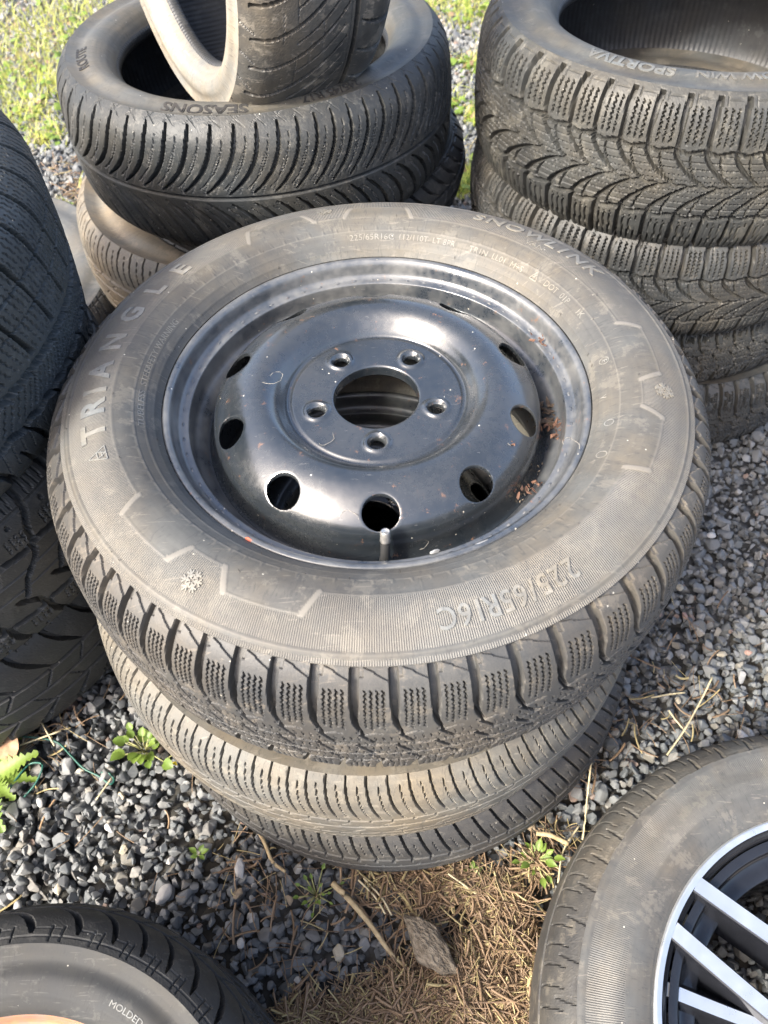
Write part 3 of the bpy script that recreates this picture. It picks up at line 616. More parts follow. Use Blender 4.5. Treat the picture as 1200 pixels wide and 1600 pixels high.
for ch, a_ in zip('225/65R16C', (-57.2, -60., -62.8, -65.0, -67.2, -69.8, -72.4, -74.6, -77.0, -80.0)): lt(ch, a_, .2880, .0250, sx=.92, bold=.0003, h=.0012, mat=M_let2)
lt('225/65R16C', 89.5, .2375, .0085, h=.0004, sx=1.25, mat=M_let2); lt('112/110T  LT 8PR', 73.5, .2375, .0082, h=.0004, sx=1.15, mat=M_let2); lt('TR1N  LL01  M+S', 52., .2375, .0082, h=.0004, sx=1.2, mat=M_let2)
lt('DOT  01P', 30.5, .2385, .0082, h=.0004, sx=1.2, mat=M_let2); lt('1K', 20.5, .2390, .0082, h=.0004, sx=1.3, mat=M_let2); lt('TUBELESS  STEEL', -177., .2375, .0078, h=.0004, sx=1.5, mat=M_let2); lt('SAFETY WARNING', 165., .2375, .0078, h=.0004, sx=1.25, mat=M_let2)
lt('E', 2.5, .2365, .007, h=.0004); lt('V', -9., .2300, .007, h=.0004)
def marks(pts_list, thd, rad, name, wd=.0011, h=.0009):
    """raised line marks (lists of x,y millimetre points) on the upper sidewall"""
    V, F = [], []; a0 = math.radians(thd)
    for line in pts_list:
        for (x0, y0), (x1, y1) in zip(line[:-1], line[1:]):
            L = math.hypot(x1-x0, y1-y0) or 1; nx, ny = -(y1-y0)/L*wd*500, (x1-x0)/L*wd*500; b = len(V)
            for zz_ in (-.0006, h):
                for x, y in ((x0+nx, y0+ny), (x1+nx, y1+ny), (x1-nx, y1-ny), (x0-nx, y0-ny)):
                    r = rad+y/1000; t = a0-x/1000/rad; V.append((r*math.cos(t), r*math.sin(t), float(np.interp(r, sp1[:, 0], sp1[:, 1]))+zz_))
            F += [(b+4, b+5, b+6, b+7), (b, b+1, b+5, b+4), (b+1, b+2, b+6, b+5), (b+2, b+3, b+7, b+6), (b+3, b, b+4, b+7)]
    me = bpy.data.meshes.new(name); me.from_pydata(V, [], F); return link(name, me, M_let2, main)
flake = []
for i in range(6):
    a = i*PI/3+.2; c_, s_ = math.cos(a), math.sin(a); f_ = lambda u, v: (u*c_-v*s_, u*s_+v*c_)
    flake += [[f_(1.2, 0), f_(10, 0)], [f_(8.6, 3.0), f_(5.4, 0), f_(8.6, -3.0)], [f_(5.2, 2.4), f_(3, 0), f_(5.2, -2.4)]]
for a_, r_ in ((-123.6, .2885), (-9., .2865), (101., .2865)): marks(flake, a_, r_, 'snowflake_mark', .0014, .0011)
trg = [[(-9, -8), (9, -8), (0, 9), (-9, -8)], [(-4.5, .5), (4.5, .5), (0, -8), (-4.5, .5)], [(-3.5, -4), (3.5, -4)]]
marks(trg, -159.2, .2815, 'triangle_mark', .0011, .0009).data.materials[0] = M_let
marks([[(-5, -4), (5, -4), (0, 5), (-5, -4)], [(-2, -2), (2, 2)], [(2, -2), (-2, 2)], [(0, -3), (0, 3)]], 39.0, .2385, 'mountain_mark', .0009, .0007)
circ = lambda R_, n=14: [(R_*math.cos(2*PI*i/n), R_*math.sin(2*PI*i/n)) for i in range(n+1)]
marks([circ(4.2)], 2.5, .2365, 'approval_mark', .0008, .0006); marks([circ(4.0)], -18.5, .2365, 'approval_mark', .0008, .0006); marks([circ(4.4)], -29., .2385, 'approval_mark', .0008, .0006)
# rubber vent hairs
M_hair = rubber('vent_hair_rubber', amt=.1, specks=0)
HV, HF = [], []
for i in range(64):
    r_ = random.choice((.2345, .2445, .263, .3105, .226)); a = random.uniform(0, 2*PI); z_ = float(np.interp(r_, sp1[:, 0], sp1[:, 1])); ln = random.uniform(.0015, .004); b = len(HV)
    dx, dy = random.uniform(-1, 1)*.001, random.uniform(-1, 1)*.001
    for dz, w_ in ((-.0005, .0004), (ln, .00025)):
        for q in range(3): HV.append((r_*math.cos(a)+w_*math.cos(q*2.1)+(dx if dz > 0 else 0), r_*math.sin(a)+w_*math.sin(q*2.1)+(dy if dz > 0 else 0), z_+dz))
    HF += [(b+q, b+(q+1) % 3, b+3+(q+1) % 3, b+3+q) for q in range(3)]
me = bpy.data.meshes.new('vent_hairs'); me.from_pydata(HV, [], HF); vh = link('vent_hairs', me, M_hair, main); vh['kind'] = 'stuff'
rim1 = rim_barrel(main, M_barrel); rim1.location.z = .089; disc1 = wheel_disc(main, M_steel); disc1.location.z = .089
# spot welds round the well
WV, WF = [], []
for i in range(60):
    a = 2*PI*i/60; b = len(WV); n_ = 8; dx_ = .0021
    for q in range(n_): t_ = 2*PI*q/n_; rr_ = .2042+dx_*.8*math.sin(t_); aa = a+dx_*1.6*math.cos(t_)/.204; WV.append((rr_*math.cos(aa), rr_*math.sin(aa), .089-.0196))
    WV.append((.2042*math.cos(a), .2042*math.sin(a), .089-.0186)); WF += [(b+q, b+(q+1) % n_, b+n_) for q in range(n_)]
me = bpy.data.meshes.new('bead_dimples'); me.from_pydata(WV, [], WF); wd_ = link('bead_dimples', me, M_barrel, main); wd_['kind'] = 'stuff'
# valve, weight
M_vrub = simple('valve_rubber', (.03, .03, .03), .5); M_cap = simple('valve_cap_metal', (.62, .60, .56), .35, .8, scale=300., bump=.0003); M_red = simple('orange_red_paint', (.75, .10, .025), .45)
M_lead = simple('balance_weight_grey', (.4, .4, .39), .5, .5)
def lathe_at(name, prof, mat, parent, loc, rot=(0, 0, 0), n=20):
    o = link(name, lathe(name, prof, n), mat, parent); o.location = loc; o.rotation_euler = rot; return o
vb = Vector((.002, -.1905, .089-.046)); vs = lathe_at('valve_stem', [(.0001, 0), (.0062, 0), (.0060, .008), (.0046, .016), (.0043, .034), (.0040, .0345), (.0001, .0345)], M_vrub, main, vb, (math.radians(-14), math.radians(2), 0))
lathe_at('valve_cap', [(.0001, .0330), (.0047, .0330), (.0050, .0345), (.0047, .0360), (.0047, .0430), (.0041, .0455), (.0038, .0460), (.0034, .0452), (.0001, .0452)], M_cap, vs, (0, 0, 0))
def blob(name, loc, scale, mat, parent=None, seed=0, n=14, rot=0.):
    o = link(name, stone_mesh(seed, mat, n, .12)); o.location = loc; o.scale = scale; o.rotation_euler = (0, 0, rot); 
    if parent is not None: o.parent = parent
    return o
a = math.radians(-123.0); blob('paint_mark', (.2195*math.cos(a), .2195*math.sin(a), .0895), (.010, .005, .006), M_red, main, 5, rot=a+PI/2)
a = math.radians(-66); blob('balance_weight', (.2165*math.cos(a), .2165*math.sin(a), .0885), (.026, .005, .006), M_lead, main, 7, rot=a+PI/2)
a = math.radians(-76); blob('balance_weight', (.1985*math.cos(a), .1985*math.sin(a), .070), (.012, .006, .006), M_lead, main, 9, rot=a+PI/2)
# fallen leaf scraps, husks and web threads lying in the rim
M_scrap = simple('dead_leaf_scrap', (.17, .085, .05), .9, scale=160., col2=(.075, .042, .03)); M_dirt = simple('rim_dirt', (.12, .085, .055), .95, scale=200., col2=(.035, .025, .02)); M_dust = simple('tan_rim_dirt', (.27, .22, .16), .95, scale=200., col2=(.15, .12, .085)); M_web = simple('pale_thread', (.34, .31, .26), .6)
def scrap(name, pts_, n, rad, size, mat, lb, cat, group=None, zf=.002):
    V, F = [], []; cx, cy, cz = pts_; r = random.Random(int(cx*9999+cy*777))
    for _ in range(n):
        x, y = r.gauss(0, rad*.5), r.gauss(0, rad*.5); rr_ = math.hypot(cx+x, cy+y); zb_ = cz
        s_ = size*r.uniform(.4, 1.2); a = r.uniform(0, 6.28); b = len(V); th_ = r.uniform(-.5, .5)
        for u, v in ((-1, -.3), (-.4, -.42), (.5, -.25), (1, .1), (.3, .38), (-.6, .3)):
            X = u*math.cos(a)-v*math.sin(a); Y = u*math.sin(a)+v*math.cos(a); V.append((x+X*s_, y+Y*s_, abs(u*th_)*s_+r.uniform(0, 1)*zf+.0006))
        for u in range(6): V.append((V[b+u][0], V[b+u][1], V[b+u][2]-.0007))
        F += [(b, b+1, b+2, b+3, b+4, b+5), (b+11, b+10, b+9, b+8, b+7, b+6)]+[(b+u, b+6+u, b+6+(u+1) % 6, b+(u+1) % 6) for u in range(6)]
    me = bpy.data.meshes.new(name); me.from_pydata(V, [], F); o = link(name, me, mat); o.location = (cx, cy, cz); o['kind'] = 'stuff'; return o
def rp(px, py, z): p = ground_at(px, py, z); return (p.x, p.y, z)
scrap('leaf_scraps', rp(852, 530, 0.543), 25, .020, 0.0033, M_scrap, '', '')
scrap('leaf_scraps', rp(866, 660, 0.509), 34, .020, .008, M_dirt, '', '', zf=.008)
scrap('leaf_scraps', rp(870, 675, 0.512), 19, .014, 0.0044, M_scrap, '', '', zf=.010)
scrap('leaf_scraps', rp(862, 620, 0.506), 40, .030, .004, M_dirt, '', '', zf=.003)
scrap('leaf_scraps', rp(825, 768, 0.520), 14, .018, 0.0036, M_scrap, '', '', zf=.004)
scrap('leaf_scraps', rp(582, 455, 0.508), 14, .012, 0.0039, M_scrap, '', '', zf=.006)
scrap('leaf_scraps', rp(518, 462, 0.506), 12, .010, 0.0033, M_scrap, '', '', zf=.006)
scrap('leaf_scraps', rp(800, 690, 0.557), 8, .006, 0.0028, M_scrap, '', '')
scrap('rim_dirt', rp(840, 560, .507), 300, .055, .0018, M_dirt, '', '')
scrap('rim_dirt', rp(875, 640, .503), 260, .045, .0016, M_dust, '', '')
scrap('rim_dirt', rp(790, 498, .508), 220, .045, .0016, M_dust, '', '')
scrap('rim_dirt', rp(842, 770, .506), 160, .04, .0016, M_dust, '', '')
def thread(px, py, z, s_, lb, k_=0):
    r = random.Random(k_); p = Vector(rp(px, py, z)); a = r.uniform(0, 6); pts = []
    for i in range(12):
        a += r.uniform(-.2, .9); p = p+Vector((math.cos(a), math.sin(a), r.uniform(-.1, .16)))*s_/12; pts.append(tuple(p))
    o = tube('thread', pts, .00022, M_web, n=4); tag(o, lb, 'thread'); return o
for i, (px, py, z, s_, lb) in enumerate([(405, 595, .572, .05, 'pale curled thread on the left shoulder of the steel disc'), (560, 815, .556, .03, 'pale thread left of the lowest hand hole'), (650, 860, .522, .045, 'pale thread low in the rim right of the valve'), (800, 700, .560, .04, 'brown root thread on the right of the steel disc'), (905, 705, .564, .035, 'pale thread across the right rim edge'), (500, 690, .550, .03, 'faint curled thread left of the lowest bolt hole')]): thread(px, py, z, s_, lb, i)

# ------------------------------------------------------------------ the two tyres under the main wheel
def mats(nm, seed, base=(.030, .031, .033), dust=(.15, .128, .102), ta=.2, sa=.35, tr=.62, sp_=.5, gd=0.):
    gd = 0.; ta *= .7; tr += .02
    return rubber(nm+'_tread', base, dust, ta, rough=tr, seed=seed, specks=sp_, gdust=gd), rubber(nm+'_sidewall', base, dust, sa, rough=tr, seed=seed+1, specks=sp_)
def tyre(name, loc, tilt, R, W, RB, TW, pat, N, mm, label, cat='tyre', group=None, face=-90, spin=0., bare=True, fine=2.0, **kw):
    o = thing(name, loc, tilt, label, cat, group)
    a, t, sp = build_tyre(o, R, W, RB, TW, pat, N, mm[0], mm[1], face=face, bare=bare, fine=fine, ml=M_liner, **kw)
    return o, sp
M_liner = rubber('inner_liner_rubber', (.014, .015, .017), (.06, .06, .06), .25, rough=.5, liner=1, specks=.4)
def let(o, sp, words, mat=None, h=.0008):
    for body, th_, r_, s_, sx_, bold in words: text_on(o, sp, body, th_, r_, s_, mat or M_let, sx=sx_, bold=bold, h=h)
m2 = mats('tan_dusty', 3., (.046, .044, .040), (.195, .172, .138), .62, .5); m3 = mats('dark_worn', 5., (.026, .027, .029), (.12, .108, .092), .22, .3)
o2, _ = tyre('tyre', (-.019, -.012, .262), (math.radians(2.5), math.radians(1.5), 0), .350, .200, .2216, .182, t_slit, 100, m2, 'worn tyre caked in tan dust, middle of the centre stack', zb=.078, bare=False, fine=1.45, low_fine=9.)
rb2 = rim_barrel(o2, M_barrel, half=.080, n=120); rb2.location.z = .078; d2 = link('disc', disc1.data, None, o2); d2.location.z = .072; o2.name = 'wheel'; o2['label'] = 'wheel with worn tyre caked in tan dust, middle of the centre stack'; o2['category'] = 'wheel'
o3, _ = tyre('tyre', (.003, -.020, .092), (0, 0, 0), .350, .170, .2159, .148, t_dash, 96, m3, 'dark worn tyre on the gravel, lowest of the centre stack', fine=1.8, low_fine=9.)
# ------------------------------------------------------------------ back left stack
mA = mats('black_allseason', 7., (.017, .020, .022), (.115, .108, .095), .06, .6, .5, 1.3)
tA, sA = tyre('tyre', (-.174, .755, .498), (math.radians(-2), math.radians(-1), 0), .318, .205, .2159, .185, t_allseason, 62, mA, 'wide black all-season tyre with sweeping V grooves under the upright tyre', fine=1.8, half=85, vlow=-100, side=ring_side([(.228, 2, .8), (.236, 1.5, .6), (.292, 2, .7)], 0, 0))
let(tA, sA, [('SEASONS', -100, .262, .024, 1.25, .0006), ('ROUTE', -165, .262, .022, 1.1, .0006), ('245/45 R17', -60, .262, .018, 1.1, .0003)], rubber('black_letter_rubber', (.012, .012, .012), (.08, .07, .06), .1, specks=0))
mA2 = mats('black_arc', 9., (.017, .019, .021), (.09, .085, .078), .08, .3, .5, .6)
tyre('tyre', (-.130, .790, .372), (0, 0, 0), .310, .105, .2032, .098, t_arc, 54, mA2, 'black tyre with arched grooves, squeezed between the wide and the brown tyre', fine=2.2)
mA3 = mats('brown_dusty', 11., (.058, .050, .040), (.27, .225, .170), .55, .6, .55, 0)
tyre('tyre', (-.214, .790, .262), (0, math.radians(-1), 0), .338, .172, .2159, .166, t_slit, 70, mA3, 'mud brown tyre, broadest of the back left stack, second from the ground', fine=2.0)
tyre('tyre', (-.190, .800, .088), (0, 0, 0), .345, .170, .2159, .150, t_dash, 70, mA3, 'lowest brown tyre of the back left stack, resting on the gravel', fine=2.4)
mB = mats('upright_black', 13., (.026, .028, .030), (.26, .23, .19), .08, .85, .5, .6)
nB = Vector((-.874, -.484, .03)).normalized(); qB = nB.to_track_quat('Z', 'Y').to_euler()
cB = Vector((-.166, .716, .786)); lB = Matrix.Rotation(0, 3, 'X')
R_B = nB.to_track_quat('Z', 'Y').to_matrix(); loc_dir = R_B.inverted() @ Vector((-.1, -.75, -.7)); faceB = math.degrees(math.atan2(loc_dir.y, loc_dir.x))
tB, sB = tyre('tyre', cB, qB, .275, .222, .190, .197, t_sweep, 34, mB, 'tyre with tan sidewall standing upright in the hole of the wide black tyre', face=faceB, fine=1.7, half=58, vlow=-125, side=ring_side([(.199, 2.5, 1.), (.205, 1.5, .7), (.240, 1.4, .6), (.234, 1.2, .6), (.215, 1., .5)], 0, 0))
# ------------------------------------------------------------------ back right stack
mR = mats('brown_black', 15., (.021, .022, .022), (.115, .107, .090), .16, .42, .55, .5)
mR2 = mats('dark_snow', 17., (.022, .024, .025), (.11, .098, .082), .16, .3, .52, .4)
tR, sR = tyre('tyre', (.513, .694, .528), (math.radians(-2.5), 0, 0), .335, .225, .2159, .200, t_snow, 52, mR, 'chunky directional winter tyre, topmost of the back right stack', face=-110, fine=1.8, half=80, side=ring_side([(.229, 2, .8), (.236, 1.5, .6), (.296, 2, .7)], 0, 0))
let(tR, sR, [('SPORTIVA', -128, .264, .024, 1.15, .0007), ('SNOW WIN', -95, .262, .020, 1.2, .0005)], rubber('grey_letter_rubber', (.045, .045, .045), (.15, .145, .13), .5, specks=0), .001)
tyre('tyre', (.512, .685, .358), (0, 0, 0), .332, .178, .2159, .160, t_snow, 51, mR2, 'dark winter tyre directly under the topmost one of the back right stack', face=-110, fine=1.8, phase=.4)
tyre('tyre', (.535, .700, .220), (0, math.radians(-4.), 0), .328, .165, .2032, .150, t_van, 60, mR2, 'winter tyre with dotted sipes, third from the top of the back right stack', face=-100, fine=2.0, phase=.2)
tyre('tyre', (.560, .670, .082), (0, 0, 0), .330, .160, .2032, .145, t_van, 60, mR2, 'winter tyre on the gravel at the bottom of the back right stack', face=-100, fine=2.0, phase=.7)
# ------------------------------------------------------------------ left pile
mL = mats('blue_black', 19., (.034, .040, .043), (.085, .092, .092), .2, .3, .5, .5); mL2 = mats('studded_black', 21., (.028, .030, .031), (.075, .072, .066), .16, .25, .5, .5); mL4 = mats('grey_worn', 23., (.045, .046, .045), (.14, .13, .115), .45, .4, .6, 0)
tyre('tyre', (-.675, .100, .620), (0, math.radians(2), 0), .345, .265, .2159, .235, t_suv, 38, mL, 'blue-black off-road tyre, topmost of the pile at the left edge', face=-20, fine=1.7, vlow=-125, half=62)
tyre('tyre', (-.680, .110, .370), (0, 0, 0), .345, .245, .2159, .215, t_stud, 42, mL2, 'dark winter tyre with stud holes, middle of the pile at the left edge', face=-25, fine=1.9, vlow=-125, half=62)
tyre('tyre', (-.700, .120, .130), (0, 0, 0), .335, .235, .2159, .205, t_arc, 44, mL2, 'dark tyre on the gravel under the studded one at the left edge', face=-25, fine=2.)
tyre('tyre', (-.800, .680, .120), (0, 0, 0), .325, .200, .2032, .175, t_worn, 60, mL4, 'worn grey tyre between the left pile and the brown tyre', face=-20, fine=2.2)
# ------------------------------------------------------------------ bottom left wheel
mF = mats('bottom_black', 25., (.018, .019, .020), (.070, .067, .060), .12, .18, .7, .6)
tF = thing('steel_wheel', (-.350, -.668, .216), (math.radians(10), math.radians(6), 0), 'tyre on a rusty steel rim at the bottom left corner', 'wheel')
F_t, F_tr, sF = build_tyre(tF, .248, .158, .158, .140, t_arc, 38, mF[0], mF[1], zb=.063, face=55, half=70, fine=1.5, side=ring_side([(.1750, 1.6, .5), (.2050, 1.2, .3)], 0, 0), sfine=2.)
F_t.name = 'tyre'; F_tr.parent = F_t; rf = rim_barrel(tF, M_rust, rb=.1460, half=.063); rf.location.z = .063
text_on(tF, sF, 'MOLDED', 60, .183, .008, M_let2, sx=1.1, h=.0004)
tyre('tyre', (-.375, -.705, .070), (0, 0, 0), .290, .140, .1778, .125, t_stud, 48, mL2, 'black tyre lying under the rusty rimmed wheel at bottom left', face=45, fine=2.)
# ------------------------------------------------------------------ alloy wheel
mW = mats('alloy_tyre', 27., (.034, .034, .034), (.150, .132, .106), .36, .36, .6, .5)
def t_alloy(a, v, P):
    av = np.abs(v); c = lambda q: 5*((q-60)/50)**2
    out = mx(G(a, av, P, c, 1.6, 2.6, 50, 96), G(a, av, P*2, c, lambda q: 1+3*sst((q-80)/20), 2.4, 84, 112, .25, 1.2), Cg(a, av, 108, 1.2, 1.)*sst(np.cos(a/P*3.14)*3), Cg(a, av, 112, 1.2, 1.)*sst(np.cos(a/P*3.14)*3), Cg(a, av, 42, 6, 6))
    return out
def alloy_side(th, r):
    h = np.zeros_like(r)
    for r_, w_, d_ in ((.2400, 1.5, .5), (.2650, 1.6, .6), (.3080, 2., .7)): h = h+d_*sst((w_/2-np.abs(r-r_)*1000)/1.+.5)
    rib = sst((r-.267)*1000)*sst((.305-r)*1000)
    return h, rib*.65*(.6+.4*np.sin(th*9))
M_sW = rubber('alloy_sidewall_ribbed', (.032, .033, .034), (.140, .125, .104), .34, ribs=True, ribN=860, rough=.55, seed=28., specks=.8)
wa = thing('alloy_wheel', (.484, -.587, .110), (0, 0, 0), 'silver and black twin-spoke alloy wheel lying at the bottom right corner', 'wheel')
W_t, W_tr, sW = build_tyre(wa, .345, .215, .2345, .180, t_alloy, 112, mW[0], M_sW, zb=.092, face=150, fine=1.6, sfine=2., side=alloy_side)
W_t.name = 'tyre'; W_tr.parent = W_t
M_mach = simple('machined_alloy', (.72, .74, .75), .28, .75, .05, scale=200.); M_gloss = simple('gloss_black_paint', (.012, .013, .016), .12, .0, spec=.6)
kk_ = NT('machined_face'); o_ = kk_.obj(); kk_.set(Base_Color=(.66, .69, .70), Metallic=.85, Roughness=kk_.ramp(kk_.noise(o_, 60., 4.), [(.3, .26), (.7, .40)])); M_mach = kk_.m
lip = link('rim', lathe('rim', catmull([(.2360, -.008), (.2365, -.002), (.2345, .0005), (.2320, .0008), (.2275, -.0006)], 6), 240), M_mach, wa); lip.location.z = .094
bar = link('rim_barrel', lathe('barrel', catmull([(.2276, -.0007), (.2262, -.0040), (.2200, -.012), (.2165, -.03), (.200, -.06), (.184, -.09), (.178, -.15), (.182, -.19)], 6), 200), M_gloss, wa); bar.location.z = .094
step_ = link('rim_step', lathe('step', [(.2180, -.012), (.2090, -.0135), (.2075, -.0150), (.2070, -.030), (.1950, -.0315), (.1860, -.0330), (.1850, -.0345), (.1845, -.060)], 200), M_gloss, wa); step_.location.z = .094
def spoke(parent, p0, p1, w0, w1, zt0, zt1, dep):
    """one spoke: machined top face, black sides that widen downwards"""
    p0, p1 = Vector(p0), Vector(p1); d = (p1-p0).normalized(); n_ = Vector((-d.y, d.x)); V = []; F = []; mi = []; sg = 8
    for i in range(sg+1):
        t = i/sg; c = p0.lerp(p1, t); w_ = w0+(w1-w0)*t; z = zt0+(zt1-zt0)*t-.004*math.sin(t*PI)
        for off, dz in ((-w_/2-.010, -dep), (-w_/2-.0015, -.0016), (-w_/2, 0), (w_/2, 0), (w_/2+.0015, -.0016), (w_/2+.010, -dep)):
            q = c+n_*off; V.append((q.x, q.y, z+dz))
        if i:
            b = 6*i
            for k_ in range(5): F.append((b-6+k_, b-5+k_, b+1+k_, b+k_)); mi.append(0 if k_ == 2 else 1)
    me = bpy.data.meshes.new('spoke'); me.from_pydata(V, [], F); me.materials.append(M_mach); me.materials.append(M_gloss)
    for p, m_ in zip(me.polygons, mi): p.material_index = m_
    o = link('spoke', me, None, parent); return o
def wl(px, py, z=.203): p = ground_at(px, py, z); return Vector((p.x-.484, p.y+.587))
a1 = wl(1080, 1372); a2 = wl(1050, 1450); b1 = wl(1200, 1452); b2 = wl(1200, 1572)
angA, angB = math.atan2(a1.y, a1.x), math.atan2(a2.y, a2.x); dA = (b1-a1).normalized(); dB = (b2-a2).normalized()
a3 = wl(1088, 1560, .19); b3 = wl(1200, 1602, .19); d3 = (b3-a3).normalized()
for i in range(5):
    Rm = Matrix.Rotation(2*PI*i/5, 2)
    for p, d in ((a1, dA), (a2, dB)):
        st = p.normalized()*.2280; ln = max(.05, -st.dot(d)-.018); spoke(wa, Rm @ st, Rm @ (st+d*ln), .0165, .0150, .0930, .080, .048)
    q_ = Rm @ a3.normalized()*.2280; spoke(wa, q_, q_+(Rm @ d3)*.12, .013, .012, .0820, .070, .024)
hubp = lathe_at('hub', [(.0001, .082), (.028, .082), (.031, .079), (.034, .072), (.058, .070), (.062, .06), (.064, .03)], M_gloss, wa, (0, 0, 0), n=60)
text_on(wa, sW, 'alpine', 93, .272, .0110, M_let, sx=1.1, h=.0005); text_on(wa, sW, 'proven', 87, .2605, .0110, M_let, sx=1.1, h=.0005)

# ------------------------------------------------------------------ plants, twigs, wire, rock
def leaf_mesh(outline, L, curl, mat, seed=0, name='leaf'):
    """outline: list of (t along, half width) ; a curled leaf blade with a folded midrib, real thickness"""
    V, F = [], []; r = random.Random(seed)
    for i, (t, w_) in enumerate(outline):
        z = curl*math.sin(t*2.4)*L; x = t*L; f_ = .35*w_*L
        V += [(x, -w_*L, z+f_+r.uniform(-.04, .04)*L*.4), (x, -w_*L*.5, z+f_*.35), (x, 0, z), (x, w_*L*.5, z+f_*.35), (x, w_*L, z+f_+r.uniform(-.04, .04)*L*.4)]
        if i:
            b = 5*i
            for q in range(4): F.append((b-5+q, b-4+q, b+1+q, b+q))
    me = bpy.data.meshes.new(name); me.from_pydata(V, [], F); me.materials.append(mat)
    for p in me.polygons: p.use_smooth = True
    return me
def sawleaf(n=9, wmax=.24):
    o = []
    for i in range(n*2+1):
        t = i/(n*2); base = wmax*math.sin(min(1, t*1.15+.08)*PI*.92)**.7; o.append((t, max(.015, base*(1. if i % 2 else .45))))
    return o
def ovalleaf(n=7, w_=.3): return [(i/n, max(.01, w_*math.sin(PI*min(.98, (i/n)**.8)))) for i in range(n+1)]
def lobeleaf(): return [(0, .02), (.06, .12), (.12, .32), (.2, .30), (.27, .42), (.38, .36), (.46, .46), (.58, .36), (.66, .40), (.78, .26), (.86, .24), (1, .02)]
M_stem = simple('pale_stem', (.30, .30, .12), .6); M_yel = leafmat('yellow_leaf', (.55, .42, .03), (.70, .55, .05), .2); M_brn = simple('dried_leaf', (.42, .27, .16), .8, scale=60., col2=(.25, .14, .08))
def plant(name, px, py, leaves, label, mat=M_leaf, shape='oval', z=.01, group=None, base_r=.004):
    root = thing(name, ground_at(px, py, z), (0, 0, 0), label, 'plant', group)
    for i, (L, az, el, sl_) in enumerate(leaves):
        a = math.radians(az); e_ = math.radians(el); d = Vector((math.cos(a)*math.cos(e_), math.sin(a)*math.cos(e_), math.sin(e_)))
        if sl_ > 0: tube('stem', [(0, 0, 0), tuple(d*sl_*.5+Vector((0, 0, sl_*.12))), tuple(d*sl_)], .0011, M_stem, root, 5, .0008)
        ol = sawleaf() if shape == 'saw' else (lobeleaf() if shape == 'lobe' else ovalleaf())
        lo = link('leaf', leaf_mesh(ol, L, .12 if shape != 'saw' else .16, mat, i)); lo.parent = root; lo.location = d*sl_; lo.rotation_euler = (random.uniform(-.4, .4), -e_*.35, a)
    return root
plant('dandelion', -20, 1225, [(0.068, 60, 20, .01), (0.076, 25, 25, .01), (0.072, -5, 18, .01), (0.080, -55, 15, .01), (0.064, -30, 40, .01), (0.056, 85, 30, .01), (0.064, -85, 20, .01)], 'jagged-leaved dandelion growing from the gravel at the left edge', shape='saw')
plant('weed', 228, 1175, [(0.0131, 0, 61, 0.0399), (0.0145, 137, 42, 0.0286), (0.0191, 275, 58, 0.016), (0.0119, 52, 60, 0.028), (0.0204, 190, 15, 0.0285), (0.0199, 327, 27, 0.0463), (0.022, 105, 16, 0.0135), (0.0178, 242, 66, 0.0262), (0.0141, 20, 38, 0.0136), (0.0141, 157, 39, 0.0303), (0.0142, 295, 27, 0.0204), (0.0169, 72, 30, 0.0134), (0.0212, 210, 45, 0.0355), (0.0137, 347, 69, 0.0433), (0.0129, 125, 33, 0.0384), (0.0198, 262, 66, 0.0277), (0.0211, 40, 51, 0.0234), (0.0183, 177, 63, 0.0428), (0.0174, 315, 47, 0.0138), (0.0144, 92, 58, 0.0274)], 'bright green lobed weed against the left of the centre stack', shape='lobe')
plant('weed', 262, 1185, [(0.0130, 10, 40, 0.0158), (0.0101, -40, 30, 0.0158)], 'tiny yellowed leaf pair beside the lobed weed', mat=M_yel, shape='oval')
plant('weed', 838, 1345, [(0.0172, 0, 67, 0.0118), (0.0095, 137, 60, 0.0315), (0.0147, 275, 31, 0.0277), (0.0141, 52, 46, 0.0148), (0.0126, 190, 36, 0.0311), (0.0176, 327, 67, 0.0259), (0.0127, 105, 29, 0.0112), (0.009, 242, 40, 0.0194), (0.0121, 20, 64, 0.0254), (0.0137, 157, 27, 0.0109), (0.0117, 295, 22, 0.0249), (0.0176, 72, 52, 0.0155), (0.0167, 210, 58, 0.0314), (0.0168, 347, 56, 0.033)], 'green weed with oval leaves between the centre stack and the alloy wheel')
plant('weed', 495, 1400, [(0.0061, 0, 44, 0.0209), (0.0079, 137, 49, 0.0121), (0.005, 275, 61, 0.0177), (0.0061, 52, 69, 0.0238), (0.0091, 190, 41, 0.0287), (0.0057, 327, 49, 0.0353), (0.0075, 105, 55, 0.0296), (0.0053, 242, 56, 0.0273), (0.0064, 20, 16, 0.0352), (0.0073, 157, 54, 0.0356), (0.0085, 295, 65, 0.0216), (0.0089, 72, 39, 0.0372), (0.0093, 210, 20, 0.0141), (0.006, 347, 68, 0.0228), (0.0081, 125, 31, 0.0249), (0.0069, 262, 34, 0.0271)], 'thin clover-like seedling on the gravel beside the dry twig')
plant('weed', 310, 1335, [(0.0130, 150, 25, 0.0032), (0.0115, 60, 30, 0.0032), (0.0130, 20, 20, 0.0032), (0.0108, -40, 30, 0.0032), (0.0115, 200, 30, 0.0000)], 'small pale grass sprout between white pebbles', shape='oval')
plant('weed', 82, 1432, [(0.0101, 120, 40, 0.0032), (0.0101, 60, 40, 0.0032), (0.0086, -30, 30, 0.0032)], 'tiny green sprout just above the rusty wheel')
plant('weed', 735, 1365, [(0.0144, 20, 30, 0.0048), (0.0130, 70, 30, 0.0048), (0.0144, -20, 30, 0.0032), (0.0130, 140, 25, 0.0032)], 'low mossy sprig at the foot of the lowest tyre')
dl = link('dried_leaf', leaf_mesh(ovalleaf(8, .36), .055, .5, M_brn, 3)); dl.location = ground_at(-2, 1190, .02); dl.rotation_euler = (.5, -.3, 1.2); tag(dl, 'curled dry tan leaf on the gravel at the left edge', 'leaf')
